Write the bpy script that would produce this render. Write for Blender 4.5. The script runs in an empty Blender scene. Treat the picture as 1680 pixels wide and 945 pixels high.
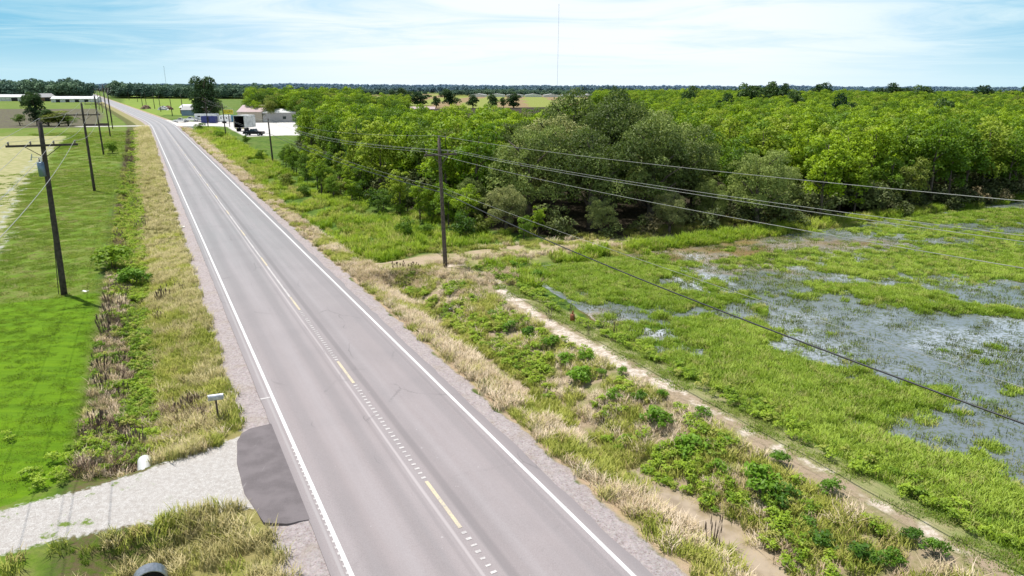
import bpy, math
import numpy as np
from math import sin, cos, pi, radians as R
rng = np.random.default_rng(7)
SC = bpy.context.scene
COL = SC.collection
# ---------------------------------------------------------------- places
A = R(28.0); HCAM = 13.0; F = 1120.0; PITCH = math.atan((472.5-143)/F); ROLL = R(0.2)
def tc(s):                                    # bend of the road far ahead
    s = np.asarray(s, float)
    q = np.clip(s-250, 0, 70)
    return -(0.068*q*q/140 + 0.068*np.clip(s-320, 0, None))
def W(s, t, z=0.0):                           # road frame (along, across) -> world
    t2 = t+6.9+float(tc(s))
    return (-s*sin(A)+t2*cos(A), s*cos(A)+t2*sin(A), z)
def ST(x, y):
    s = -x*sin(A)+y*cos(A); t = x*cos(A)+y*sin(A)-6.9
    return s, t-float(tc(s))
def G(u, v, z=0.0):                           # sight line of the photograph met with height z
    du, dv = u-840, v-472.5
    x = du*cos(ROLL)+dv*sin(ROLL); y = -du*sin(ROLL)+dv*cos(ROLL)
    dy = F*cos(PITCH)-y*sin(PITCH); dz = F*sin(PITCH)+y*cos(PITCH)
    k = (HCAM-z)/dz
    return x*k, dy*k
# ---------------------------------------------------------------- noise
def _hash(ix, iy, seed):
    n = (ix.astype(np.int64)*374761393+iy.astype(np.int64)*668265263+seed*974634777) & 0xffffffff
    n = ((n ^ (n >> 13))*1274126177) & 0xffffffff
    return ((n ^ (n >> 16)) & 0xffff)/65535.0
def vnoise(x, y, seed=0):
    x = np.asarray(x, float); y = np.asarray(y, float)
    ix = np.floor(x); iy = np.floor(y); fx = x-ix; fy = y-iy
    fx = fx*fx*(3-2*fx); fy = fy*fy*(3-2*fy)
    a = _hash(ix, iy, seed); b = _hash(ix+1, iy, seed); c = _hash(ix, iy+1, seed); d = _hash(ix+1, iy+1, seed)
    return (a+(b-a)*fx)*(1-fy)+(c+(d-c)*fx)*fy
def fbm(x, y, seed=0, o=4):
    v = 0; w = 0
    for i in range(o):
        k = 2**i
        v = v+vnoise(np.asarray(x)*k, np.asarray(y)*k, seed+i)/k; w += 1/k
    return v/w
def ss(a, b, x):
    q = np.clip((x-a)/(b-a), 0, 1); return q*q*(3-2*q)
# ---------------------------------------------------------------- materials
def nodes(name):
    m = bpy.data.materials.new(name); m.use_nodes = True
    nt = m.node_tree; nt.nodes.clear()
    return m, nt
class NT:
    def __init__(s, nt): s.nt = nt
    def n(s, typ, ins=None, **kw):
        nd = s.nt.nodes.new(typ)
        for k, v in kw.items(): setattr(nd, k, v)
        for k, v in (ins or {}).items():
            if isinstance(v, bpy.types.NodeSocket): s.nt.links.new(v, nd.inputs[k])
            else: nd.inputs[k].default_value = v
        return nd
    def math(s, op, a, b=0.0, c=0.0, clamp=False):
        nd = s.n('ShaderNodeMath', operation=op, use_clamp=clamp)
        for i, v in enumerate((a, b, c)):
            if isinstance(v, bpy.types.NodeSocket): s.nt.links.new(v, nd.inputs[i])
            else: nd.inputs[i].default_value = v
        return nd.outputs[0]
    def mix(s, f, a, b, mode='MIX'):
        nd = s.n('ShaderNodeMix', data_type='RGBA', blend_type=mode)
        for i, v in ((0, f), (6, a), (7, b)):
            if isinstance(v, bpy.types.NodeSocket): s.nt.links.new(v, nd.inputs[i])
            else: nd.inputs[i].default_value = v if not isinstance(v, tuple) else (*v, 1)[:4]
        return nd.outputs[2]
    def noise(s, vec, scale, detail=4, rough=.55, dist=0.0):
        nd = s.n('ShaderNodeTexNoise', {'Scale': scale, 'Detail': detail, 'Roughness': rough, 'Distortion': dist})
        if vec is not None: s.nt.links.new(vec, nd.inputs['Vector'])
        return nd.outputs[0]
    def ramp(s, f, a, b):                     # smooth step
        nd = s.n('ShaderNodeMapRange', interpolation_type='SMOOTHSTEP')
        s.nt.links.new(f, nd.inputs[0]); nd.inputs[1].default_value = a; nd.inputs[2].default_value = b
        return nd.outputs[0]
    def attr(s, name): return s.n('ShaderNodeAttribute', attribute_name=name).outputs['Fac']
    def out(s, sh): s.n('ShaderNodeOutputMaterial', {'Surface': sh})
def plain(name, col, rough=.6, metal=0.0, var=.15, scale=3.0, bump=0.0):
    m, nt = nodes(name); k = NT(nt)
    pos = k.n('ShaderNodeNewGeometry').outputs['Position']
    nz = k.noise(pos, scale, 5)
    dark = tuple(c*(1-var) for c in col); lite = tuple(min(1, c*(1+var)) for c in col)
    c = k.mix(k.ramp(nz, .3, .7), dark, lite)
    b = k.n('ShaderNodeBsdfPrincipled', {'Base Color': c, 'Roughness': rough, 'Metallic': metal})
    if bump:
        nt.links.new(k.n('ShaderNodeBump', {'Height': nz, 'Strength': bump, 'Distance': .02}).outputs[0], b.inputs['Normal'])
    k.out(b.outputs[0]); return m
def leafmat(name, c1, c2, c3=None, trans=.35, sc=.35, rnd=.6, haze=0.0, rough=.6, up=.35, clump=0.0):
    m, nt = nodes(name); k = NT(nt)
    pos = k.n('ShaderNodeNewGeometry').outputs['Position']
    oi = k.n('ShaderNodeObjectInfo').outputs['Random']
    nz = k.noise(pos, sc, 3)
    nf = k.noise(pos, sc*7, 2)
    f = k.math('ADD', k.math('MULTIPLY', nz, 1-rnd*.6), k.math('MULTIPLY', oi, rnd*.6))
    f = k.math('ADD', f, k.math('MULTIPLY', k.math('SUBTRACT', nf, .5), .5))
    f = k.math('ADD', f, k.math('MULTIPLY', k.math('SUBTRACT', k.noise(pos, .045, 3), .5), 1.2))
    c = k.mix(k.ramp(f, .28, .72), c1, c2)
    if c3: c = k.mix(k.ramp(k.math('FRACT', k.math('MULTIPLY', oi, 7.31)), .72, 1.0), c, c3)
    if haze: c = k.mix(haze, c, (.19, .29, .42))  # distance haze tinted into the leaf colour
    gn_ = k.n('ShaderNodeNewGeometry').outputs['Normal']
    gm = k.n('ShaderNodeVectorMath', {0: gn_, 1: (0, 0, 2.2*up)}, operation='ADD').outputs[0]
    if clump:
        ca = k.n('ShaderNodeAttribute', attribute_name='clump').outputs['Vector']
        cw = k.n('ShaderNodeVectorTransform', {0: ca}, vector_type='NORMAL', convert_from='OBJECT', convert_to='WORLD').outputs[0]
        cw = k.n('ShaderNodeVectorMath', {0: cw}, operation='NORMALIZE').outputs[0]
        cw = k.n('ShaderNodeVectorMath', {0: cw, 3: clump}, operation='SCALE').outputs[0]
        gm = k.n('ShaderNodeVectorMath', {0: gn_, 1: cw}, operation='ADD').outputs[0]
    gm = k.n('ShaderNodeVectorMath', {0: gm}, operation='NORMALIZE').outputs[0]
    d = k.n('ShaderNodeBsdfDiffuse', {'Color': c, 'Normal': gm})
    t = k.n('ShaderNodeBsdfTranslucent', {'Color': k.mix(.5, c, (.25, .42, .02), 'MIX') if trans > .2 else c})
    g = k.n('ShaderNodeBsdfGlossy', {'Color': (.5, .5, .5, 1), 'Roughness': rough})
    s1 = k.n('ShaderNodeMixShader', {0: trans, 1: d.outputs[0], 2: t.outputs[0]})
    s2 = k.n('ShaderNodeMixShader', {0: .05, 1: s1.outputs[0], 2: g.outputs[0]})
    k.out(s2.outputs[0]); return m
M = {}
M['wood'] = plain('pole_wood', (.055, .042, .034), .85, 0, .4, 6, .4)
M['wood2'] = plain('weathered_wood', (.10, .075, .06), .85, 0, .4, 6, .4)
M['bark'] = plain('bark', (.10, .08, .06), .9, 0, .4, 4, .5)
M['steel'] = plain('galvanised_steel', (.42, .44, .47), .45, .5, .15, 8)
M['wire'] = plain('aluminium_wire', (.34, .34, .31), .6, .0, .1, 2)
M['cable'] = plain('black_cable', (.02, .02, .022), .5, 0, .1, 2)
M['porcelain'] = plain('porcelain', (.22, .17, .15), .25, 0, .1, 9)
M['grey'] = plain('transformer_grey', (.16, .22, .28), .4, .3, .1, 4)
M['white'] = plain('white_paint', (.78, .78, .76), .45, 0, .06, 1.5)
M['dirtywhite'] = plain('dirty_white', (.55, .55, .52), .6, 0, .25, 1.0)
M['pinkroof'] = plain('faded_roof_metal', (.50, .38, .36), .5, .1, .10, .6)
M['tanwall'] = plain('tan_sheet_wall', (.42, .36, .28), .55, .1, .10, .4)
M['greywall'] = plain('grey_sheet_wall', (.36, .36, .36), .55, .1, .10, .4)
M['dark'] = plain('dark_opening', (.008, .008, .012), .7)
M['black'] = plain('black_paint', (.012, .012, .022), .25, .2)
M['rubber'] = plain('tyre_rubber', (.015, .015, .015), .8)
M['glass'] = plain('dark_glass', (.02, .03, .035), .08, .0, .1)
M['navy'] = plain('navy_paint', (.02, .03, .16), .45)
M['teal'] = plain('blue_plastic', (.02, .20, .38), .4)
M['orange'] = plain('orange_boards', (.42, .13, .05), .7, 0, .3, 3)
M['yellow'] = plain('yellow_sign', (.75, .62, .03), .5)
M['brown'] = plain('brown_boards', (.20, .11, .07), .8, 0, .35, 3)
M['concrete'] = plain('concrete', (.50, .48, .44), .85, 0, .2, 2, .2)
M['bluegrey'] = plain('blue_grey_siding', (.20, .27, .38), .6, 0, .1, 1)
M['soil'] = plain('dark_soil', (.07, .045, .03), .95, 0, .4, 4, .5)
M['mast'] = plain('painted_mast', (.42, .47, .54), .6)
M['bird'] = plain('rust_brown_can', (.28, .09, .03), .6)
# ---------------------------------------------------------------- mesh helpers
class MB:
    def __init__(s): s.v = []; s.f = []; s.mi = []; s.m = 0
    def add(s, vs, fs):
        b = len(s.v); s.v += [tuple(map(float, p)) for p in vs]
        for q in fs: s.f.append([b+i for i in q]); s.mi.append(s.m)
        return s
    def box(s, c, d, rz=0.0, bev=0.0):
        hx, hy, hz = d[0]/2, d[1]/2, d[2]/2; vs = []
        for z in (-hz, hz):
            for x, y in ((-hx, -hy), (hx, -hy), (hx, hy), (-hx, hy)):
                vs.append((c[0]+x*cos(rz)-y*sin(rz), c[1]+x*sin(rz)+y*cos(rz), c[2]+z))
        return s.add(vs, [(3, 2, 1, 0), (4, 5, 6, 7), (0, 1, 5, 4), (1, 2, 6, 5), (2, 3, 7, 6), (3, 0, 4, 7)])
    def tube(s, pts, rad, n=8, cap=True):
        P = [np.array(p, float) for p in pts]; k = len(P)
        if not hasattr(rad, '__len__'): rad = [rad]*k
        vs = []; up = None
        for i, p in enumerate(P):
            d = P[min(i+1, k-1)]-P[max(i-1, 0)]; d = d/(np.linalg.norm(d)+1e-9)
            if up is None: up = np.array((1, 0, 0)) if abs(d[0]) < .8 else np.array((0, 0, 1))
            a = np.cross(d, up); a /= np.linalg.norm(a)+1e-9; b = np.cross(d, a); up = np.cross(a, d)
            for j in range(n):
                th = 2*pi*j/n; vs.append(p+rad[i]*(a*cos(th)+b*sin(th)))
        fs = []
        for i in range(k-1):
            for j in range(n):
                fs.append((i*n+j, i*n+(j+1) % n, (i+1)*n+(j+1) % n, (i+1)*n+j))
        if cap: fs += [tuple(range(n))[::-1], tuple(range((k-1)*n, k*n))]
        return s.add(vs, fs)
    def prism(s, prof, y0, y1):               # profile in x,z extruded along y
        n = len(prof)
        vs = [(x, y0, z) for x, z in prof]+[(x, y1, z) for x, z in prof]
        return s.add(vs, [tuple(range(n)), tuple(range(2*n-1, n-1, -1))]+[(i, i+n, (i+1) % n+n, (i+1) % n) for i in range(n)])
    def build(s, name, mat, parent=None, smooth=False):
        me = bpy.data.meshes.new(name); me.from_pydata(s.v, [], s.f)
        for m in (mat if isinstance(mat, list) else [mat]): me.materials.append(m)
        if isinstance(mat, list): me.polygons.foreach_set('material_index', s.mi)
        if smooth: me.polygons.foreach_set('use_smooth', [True]*len(me.polygons))
        me.update()
        return link(name, me, parent)
def link(name, me, parent=None):
    o = bpy.data.objects.new(name, me); COL.objects.link(o)
    if parent: o.parent = parent
    return o
def tag(o, label=None, cat=None, group=None, kind=None):
    for k, v in (('label', label), ('category', cat), ('group', group), ('kind', kind)):
        if v: o[k] = v
    return o
def empty(name, loc=(0, 0, 0), rz=0.0):
    o = bpy.data.objects.new(name, None); COL.objects.link(o); o.location = loc; o.rotation_euler = (0, 0, rz)
    o.empty_display_size = .3; return o
def copy_tree(o, parent=None):
    c = o.copy(); COL.objects.link(c)
    if parent: c.parent = parent
    for ch in list(o.children): copy_tree(ch, c)
    return c
def quads(name, V, mat):                      # V: (N,4,3)
    n = len(V); me = bpy.data.meshes.new(name)
    me.vertices.add(n*4); me.vertices.foreach_set('co', np.ascontiguousarray(V, dtype=np.float32).ravel())
    me.loops.add(n*4); me.loops.foreach_set('vertex_index', np.arange(n*4, dtype=np.int32))
    me.polygons.add(n); me.polygons.foreach_set('loop_start', np.arange(0, n*4, 4, dtype=np.int32))
    for m in (mat if isinstance(mat, list) else [mat]): me.materials.append(m)
    me.update(calc_edges=True); return me
def leaves(name, P, size, mat, bias=.6, out=None, aspect=.55, r=rng):
    n = len(P); N = r.normal(size=(n, 3)); N /= np.linalg.norm(N, axis=1)[:, None]
    N[:, 2] += bias
    if out is not None: N += out*.5
    N /= np.linalg.norm(N, axis=1)[:, None]
    T = np.cross(N, r.normal(size=(n, 3))); T /= np.linalg.norm(T, axis=1)[:, None]
    B = np.cross(N, T); s = (size*(.6+.8*r.random(n)))[:, None]
    V = np.stack([P-T*s*.5, P+B*s*aspect*.5+T*s*.05, P+T*s*.5, P-B*s*aspect*.5+T*s*.05], 1)
    me_ = quads(name, V, mat)
    L = (out if out is not None else np.zeros_like(N))+np.array((0, 0, .35))
    L /= np.linalg.norm(L, axis=1)[:, None]+1e-9
    at_ = me_.attributes.new('clump', 'FLOAT_VECTOR', 'POINT'); at_.data.foreach_set('vector', np.repeat(L, 4, axis=0).astype(np.float32).ravel())
    return me_
def crown(name, lobes, per, size, mat, bias=.5, shell=.55, r=rng, aspect=.6):
    P = []; O = []
    for (c, rad) in lobes:
        n = max(8, int(per*rad**2)); d = r.normal(size=(n, 3)); d /= np.linalg.norm(d, axis=1)[:, None]
        d[:, 2] = np.where(d[:, 2] < -.3, -d[:, 2], d[:, 2])
        k = (shell+(1-shell)*r.random(n)**.5)*(1+.25*(r.random(n)-.5))
        P.append(np.array(c)+d*(k*rad)[:, None]*np.array((1, 1, .85))); O.append(d)
    return leaves(name, np.concatenate(P), size, mat, bias, np.concatenate(O), aspect, r)
def blades(name, n, rad, h, w, mat, lean=.5, r=rng, hv=.5):
    th = r.random(n)*2*pi; q = rad*np.sqrt(r.random(n))
    B = np.stack([q*np.cos(th), q*np.sin(th), np.zeros(n)], 1)
    hh = h*(1-hv+hv*r.random(n)); az = r.random(n)*2*pi; ln = lean*hh*r.random(n)
    D = np.stack([np.cos(az)*ln, np.sin(az)*ln, hh], 1)
    sd = np.stack([-np.sin(az), np.cos(az), np.zeros(n)], 1)*w*.5
    Mid = B+D*np.array((.35, .35, .6))
    q1 = np.stack([B-sd, B+sd, Mid+sd*.9, Mid-sd*.9], 1)
    tip = B+D
    q2 = np.stack([Mid-sd*.9, Mid+sd*.9, tip+sd*.15, tip-sd*.15], 1)
    return quads(name, np.concatenate([q1, q2]), mat)
# geometry-node scatter (stuff only)
PROT = {}
def protos(key, meshes):
    c = bpy.data.collections.new(key)
    for i, me in enumerate(meshes):
        c.objects.link(bpy.data.objects.new(key, me))
    PROT[key] = c
def scatter(name, key, P, S, label, cat=None, seed=1, tilt=.12):
    P = np.asarray(P, float)
    if len(P) == 0: return None
    r = np.random.default_rng(seed); n = len(P)
    me = bpy.data.meshes.new(name); me.vertices.add(n); me.vertices.foreach_set('co', P.astype(np.float32).ravel())
    a = me.attributes.new('scl', 'FLOAT', 'POINT'); a.data.foreach_set('value', np.asarray(S, np.float32))
    a = me.attributes.new('rot', 'FLOAT_VECTOR', 'POINT')
    rot = np.stack([(r.random(n)-.5)*2*tilt, (r.random(n)-.5)*2*tilt, r.random(n)*2*pi], 1)
    a.data.foreach_set('vector', rot.astype(np.float32).ravel())
    a = me.attributes.new('idx', 'INT', 'POINT'); a.data.foreach_set('value', r.integers(0, 1000, n).astype(np.int32))
    o = link(name, me)
    g = bpy.data.node_groups.new(name, 'GeometryNodeTree')
    g.interface.new_socket('Geometry', in_out='INPUT', socket_type='NodeSocketGeometry')
    g.interface.new_socket('Geometry', in_out='OUTPUT', socket_type='NodeSocketGeometry')
    k = NT(g); gi = k.n('NodeGroupInput'); go = k.n('NodeGroupOutput')
    ci = k.n('GeometryNodeCollectionInfo'); ci.inputs['Collection'].default_value = PROT[key]
    ci.inputs['Separate Children'].default_value = True; ci.inputs['Reset Children'].default_value = True
    def na(nm, t):
        q = k.n('GeometryNodeInputNamedAttribute', data_type=t); q.inputs['Name'].default_value = nm
        return [x for x in q.outputs if x.enabled and x.name == 'Attribute'][0]
    ip = k.n('GeometryNodeInstanceOnPoints', {'Points': gi.outputs[0], 'Instance': ci.outputs[0], 'Pick Instance': True,
             'Instance Index': na('idx', 'INT'), 'Rotation': na('rot', 'FLOAT_VECTOR'), 'Scale': na('scl', 'FLOAT')})
    g.links.new(ip.outputs[0], go.inputs[0])
    md = o.modifiers.new('scatter', 'NODES'); md.node_group = g
    tag(o, label, cat or name.replace('_', ' '), None, 'stuff'); return o
# ---------------------------------------------------------------- terrain fields
def interp(t, xs, ys): return np.interp(t, xs, ys)
def sdseg(s, t, pts):                         # distance to a polyline
    d = np.full(np.shape(s), 1e9)
    for (a, b), (c, e) in zip(pts[:-1], pts[1:]):
        L2 = (c-a)**2+(e-b)**2; q = np.clip(((s-a)*(c-a)+(t-b)*(e-b))/L2, 0, 1)
        d = np.minimum(d, np.hypot(s-a-q*(c-a), t-b-q*(e-b)))
    return d
def sdpoly(x, y, pts):                        # signed: positive inside
    ins = np.zeros(np.shape(x), bool); n = len(pts)
    for i in range(n):
        (a, b), (c, e) = pts[i], pts[(i+1) % n]
        if e != b:
            cr = ((b > y) != (e > y)) & (x < (c-a)*(y-b)/(e-b)+a); ins ^= cr
    d = sdseg(x, y, pts+[pts[0]]); return np.where(ins, d, -d)
PATH = [(49.0, 9), (47.5, 12.0), (45.0, 14.6), (38.3, 12.9), (33.0, 12.4), (28.6, 12.2), (23.8, 12.45), (20.6, 12.7), (15.2, 12.6), (12.0, 12.7), (7.9, 12.9), (-20, 13)]
DRIVE = [(26.0, -4.9), (25.6, -6.4), (25.0, -8.1), (24.5, -9.9), (24.3, -12.4), (24.5, -30), (21.5, -30), (21.7, -12), (21.8, -10.6), (21.4, -8), (21.2, -6.8), (20.6, -4.9)]
LOT = [ST(*G(u, v)) for u, v in ((378, 211), (403, 223.5), (470, 221), (560, 222), (560, 200), (470, 199), (425, 197), (362, 196), (330, 196), (318, 199), (300, 197), (270, 196), (258, 199), (285, 206), (345, 206), (372, 207))]
WOODEDGE = [(-60, 400), (44.5, 110), (45, 60), (45.5, 44), (49, 33), (51, 26.5), (56.5, 22), (70, 18.5), (85, 16.5), (100, 17), (130, 19), (165, 25), (196, 33), (200, 45), (205, 60), (262, 62), (270, 40), (300, 46), (350, 60), (420, 80), (420, 400)]
POND = [(44.2, 17.5), (44, 400), (-60, 400), (-60, 14.3), (8, 14.2), (20, 14.6), (28, 14.4), (35, 16.2), (42, 17)]
GREENS = [  # dense grass in the flooded field: (u, v, half width m, half depth m, weight)
 (960, 445, 7, 6, 1.2), (1090, 475, 5, 5, 1.0), (880, 470, 4, 6, 1.0), (1030, 500, 4, 3, .5), (1150, 545, 4.5, 3.5, 1.1), (1230, 600, 5, 3.5, 1.2),
 (1340, 640, 5, 3.5, 1.2), (1290, 690, 4.5, 3, 1.2), (1400, 720, 4.5, 3, 1.2), (1480, 760, 4, 2.8, 1.2), (1560, 810, 4, 2.6, 1.2), (1640, 870, 4, 2.6, 1.2), (1420, 660, 3, 2, .9), (1100, 575, 3, 2, .8),
 (1440, 470, 6, 3, .9), (1400, 480, 4, 2.5, .6), (1560, 430, 14, 6, 1.15), (1660, 420, 10, 8, 1.1), (1300, 478, 5, 1.6, .6), (1640, 385, 14, 4, .8), (1590, 500, 5, 2, .6), (1230, 500, 4, 1.6, .5), (1580, 565, 3, 1.5, .45), (1450, 365, 14, 4, .7), (1600, 350, 20, 6, 1.0)]
GW = [(*G(u, v), a, b, w) for u, v, a, b, w in GREENS]
def pondgreen(x, y):
    d = np.zeros(np.shape(x))
    for cx, cy, a, b, w in GW:
        d = np.maximum(d, w*np.exp(-(((x-cx)/a)**2+((y-cy)/b)**2)*.8))
    d = d*.92
    n = fbm(x/3.1, y/3.1, 11); n2 = fbm(x*1.1, y*1.1, 31, 3)
    return d+(n-.5)*1.2+(n2-.5)*1.1
def terrain(s, t, x, y):
    """height and the zone fields for arrays in the road frame"""
    z = interp(t, [-5000, -40, -20, -12, -10.4, -9.4, -8.6, -7.6, -6.0, -4.9, -4.0, 4.1, 4.9, 6.2, 7.45, 8.45, 10.0, 11.9, 13.2, 14.6, 16.5, 30, 5000],
                  [-.3, -.25, -.12, -.06, -.15, -.6, -.8, -.65, -.28, -.10, -.03, -.03, -.10, -.42, -.98, -.98, -.35, .04, .05, -.22, -.5, -.5, -.5])
    pond = sdpoly(s, t, POND)
    # outside the pond on the right the land is level
    flat = interp(t, [-5000, 4.1, 4.9, 6.6, 7.6, 8.4, 10, 11.5, 16, 5000], [0, -.03, -.10, -.35, -.7, -.7, -.3, -.1, -.15, -.25])
    out = ss(1.0, -2.0, pond) * ss(14.0, 15.5, t) + ss(50, 54, s)*ss(4.2, 6, t)
    z = z*(1-np.clip(out, 0, 1))+flat*np.clip(out, 0, 1)
    # crossings fill the ditches
    cr = ss(3.0, 1.6, np.abs(s-48.2)) * ss(4.5, 5, t)*ss(26, 20, t)
    z = z*(1-cr)+(-.02)*cr
    dv = ss(-1.1, -.1, sdpoly(s, t, DRIVE))*(t < -4.0)
    z = z*(1-dv)+(-.03)*dv
    sr = ss(7, 5, np.abs(s-271))*ss(60, 50, np.abs(t))
    z = z*(1-sr)+(-.02)*sr
    pg = pondgreen(x, y)
    bed = np.where(pond > .5, .30*ss(.45, .8, pg)*ss(.5, 2, pond), 0)
    z = z+bed
    far = ss(60, 200, np.hypot(x, y))
    rough = (fbm(x*.8, y*.8, 5)-.5)*.14+(fbm(x*.15, y*.15, 6)-.5)*.12
    z = z+rough*ss(4.2, 6.5, np.abs(t))*(1-.8*ss(0, 1, sdpoly(s, t, DRIVE)))*(1-far*.9)*np.where(pond > 0, .45, 1)
    return z, pond, pg
def hz(x, y):
    x = np.atleast_1d(np.asarray(x, float)); y = np.atleast_1d(np.asarray(y, float))
    s = -x*sin(A)+y*cos(A); t = x*cos(A)+y*sin(A)-6.9-tc(s)
    return terrain(s, t, x, y)[0]
def h1(x, y): return float(hz(x, y)[0])
def grow(a, step, g, end):
    o = [a]
    while o[-1] < end: o.append(o[-1]+step); step *= g
    return o
sv = list(np.arange(-24, 62, .33))+grow(62, .4, 1.018, 1200); sv += grow(sv[-1]+40, 60, 1.12, 9000)
tr = list(np.arange(0, 26, .25))+grow(26, .3, 1.022, 130); tr += grow(tr[-1]+4, 5, 1.1, 9000)
tl = list(np.arange(.25, 16, .25))+grow(16, .3, 1.06, 9000)
tv = sorted([-q for q in tl]+tr)
S, T = np.meshgrid(np.array(sv), np.array(tv), indexing='ij')
T2 = T+6.9+tc(S); X = -S*sin(A)+T2*cos(A); Y = S*cos(A)+T2*sin(A)
Z, pond, pg = terrain(S, T, X, Y)
ns, ntt = S.shape
me = bpy.data.meshes.new('ground'); me.vertices.add(ns*ntt)
me.vertices.foreach_set('co', np.stack([X, Y, Z], -1).astype(np.float32).ravel())
I, J = np.meshgrid(np.arange(ns-1), np.arange(ntt-1), indexing='ij'); b = (I*ntt+J).ravel()
fi = np.stack([b, b+ntt, b+ntt+1, b+1], 1)[:, ::-1].astype(np.int32)
me.loops.add(fi.size); me.loops.foreach_set('vertex_index', fi.ravel())
me.polygons.add(len(fi)); me.polygons.foreach_set('loop_start', np.arange(0, fi.size, 4, dtype=np.int32))
me.polygons.foreach_set('use_smooth', [True]*len(fi)); me.update(calc_edges=True)
if me.polygons[0].normal.z < 0: me.flip_normals()
def att(name, v):
    a = me.attributes.new(name, 'FLOAT', 'POINT'); a.data.foreach_set('value', np.asarray(v, np.float32).ravel())
def cap(v, m=6): return np.clip(v, -m, m)
att('rs', S); att('rt', T)
att('pond', cap(pond)); att('green', pg)
att('lawn', cap(sdpoly(S, T, [(50.7, -10.5), (50.7, -13), (50.5, -60), (24.6, -60), (24.5, -12.6), (25.8, -10.5), (30, -10.2), (40, -10.3), (47.9, -10.4)])))
att('drive', cap(sdpoly(S, T, DRIVE)))
att('path', cap(-sdseg(S, T, PATH)-.42*ss(25, 15, S)))
att('cross', cap(np.minimum(1.5-np.abs(S-49.2), np.minimum(T-4.6, 60-T))))
att('cross2', cap(np.minimum(2.0-np.abs(S-(47.0+.02*(T-14))), np.minimum(T-14, 46-T))))
att('lot', cap(np.maximum(sdpoly(S, T, LOT), np.minimum(2.6-np.abs(S-268+.2*T), np.minimum(T+26, 16-T)))))
wood = sdpoly(S, T, WOODEDGE); att('wood', cap(wood, 12))
BR = [ST(*G(u, v)) for u, v in ((-160, 212), (150, 209), (172, 190), (160, 178), (-160, 178))]
att('brown', cap(sdpoly(S, T, BR), 12))
TA = [ST(*G(u, v)) for u, v in ((-120, 405), (0, 405), (45, 300), (85, 245), (110, 222), (60, 222), (-120, 222))]
att('tan', cap(sdpoly(S, T, TA), 6))
RU = [[ST(*G(u, v)) for u, v in l_] for l_ in (((-60, 440), (0, 368), (35, 310), (60, 272), (90, 235)), ((-60, 400), (0, 330), (30, 290), (52, 262)), ((-40, 470), (0, 408), (22, 372)))]
att('rut', cap(-np.minimum(np.minimum(sdseg(S, T, RU[0]), sdseg(S, T, RU[1])), sdseg(S, T, RU[2]))))
GF = [ST(*G(u, v)) for u, v in ((195, 184), (330, 190), (330, 157), (205, 157))]
att('gfield', cap(sdpoly(S, T, GF), 20))
TF = [ST(*G(u, v)) for u, v in ((560, 184), (1000, 184), (1130, 156), (560, 153))]
att('tfield', cap(sdpoly(S, T, TF), 20))
ground = link('ground', me); tag(ground, kind='structure')
# ---------------------------------------------------------------- ground material
m, nt = nodes('ground_material'); k = NT(nt)
pos = k.n('ShaderNodeNewGeometry').outputs['Position']
a = {n_: k.attr(n_) for n_ in ('rs', 'rt', 'pond', 'green', 'lawn', 'drive', 'path', 'cross', 'cross2', 'lot', 'wood', 'brown', 'tan', 'rut', 'gfield', 'tfield')}
nL = k.noise(pos, .12, 4); nM = k.noise(pos, .9, 5); nF = k.noise(pos, 6, 6, .65); nX = k.noise(pos, 28, 4, .7)
def zone(col, sd, c, w=.25, amp=1.0, src=None, off=0.0):
    v = k.math('ADD', sd, k.math('MULTIPLY', k.math('SUBTRACT', src or nM, .5), amp*2))
    return k.mix(k.ramp(v, off-w, off+w), col, c)
def var(c1, c2, src, lo=.35, hi=.65): return k.mix(k.ramp(src, lo, hi), c1, c2)
gg = var((.045, .095, .012), (.13, .21, .025), nM); gg = k.mix(k.ramp(nL, .45, .7), gg, var((.16, .17, .05), (.12, .20, .03), nF))
gg = k.mix(k.math('MULTIPLY', k.ramp(nX, .4, .75), .5), gg, (.06, .10, .015))
left = k.ramp(k.math('MULTIPLY', a['rt'], -1), 10.5, 11.5)
lg = var((.075, .150, .008), (.15, .25, .016), nF, .3, .7); lg = k.mix(k.math('MULTIPLY', k.ramp(nL, .42, .62), .55), lg, (.17, .18, .05)); lg = k.mix(k.math('MULTIPLY', k.ramp(nX, .35, .7), .5), lg, (.19, .25, .04)); lg = k.mix(k.math('MULTIPLY', k.ramp(nM, .46, .70), .75), lg, var((.20, .20, .06), (.26, .23, .09), nX))
col = k.mix(left, gg, lg)
farl = k.ramp(a['rs'], 60, 400)
col = k.mix(k.math('MULTIPLY', farl, .5), col, var((.09, .16, .02), (.20, .24, .06), nL))
# tan mown field, brown field
tanc = var((.30, .30, .12), (.42, .38, .20), nM); tanc = k.mix(k.ramp(nF, .55, .8), tanc, (.20, .26, .06))
col = zone(col, a['tan'], tanc, .9, 1.6)
col = zone(col, a['rut'], var((.44, .46, .46), (.34, .33, .17), nF), .35, 1.6, nM, -.1)
col = zone(col, a['brown'], var((.11, .085, .075), (.15, .15, .07), nM), 2, 4)
col = zone(col, a['gfield'], var((.17, .25, .04), (.23, .30, .05), nL), 3, 2)
stripes = k.n('ShaderNodeTexWave', {'Vector': pos, 'Scale': .006, 'Distortion': 2.0}).outputs[1]
col = zone(col, a['tfield'], k.mix(k.ramp(stripes, .3, .6), (.28, .20, .10), (.24, .27, .06)), 3, 2)
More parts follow.
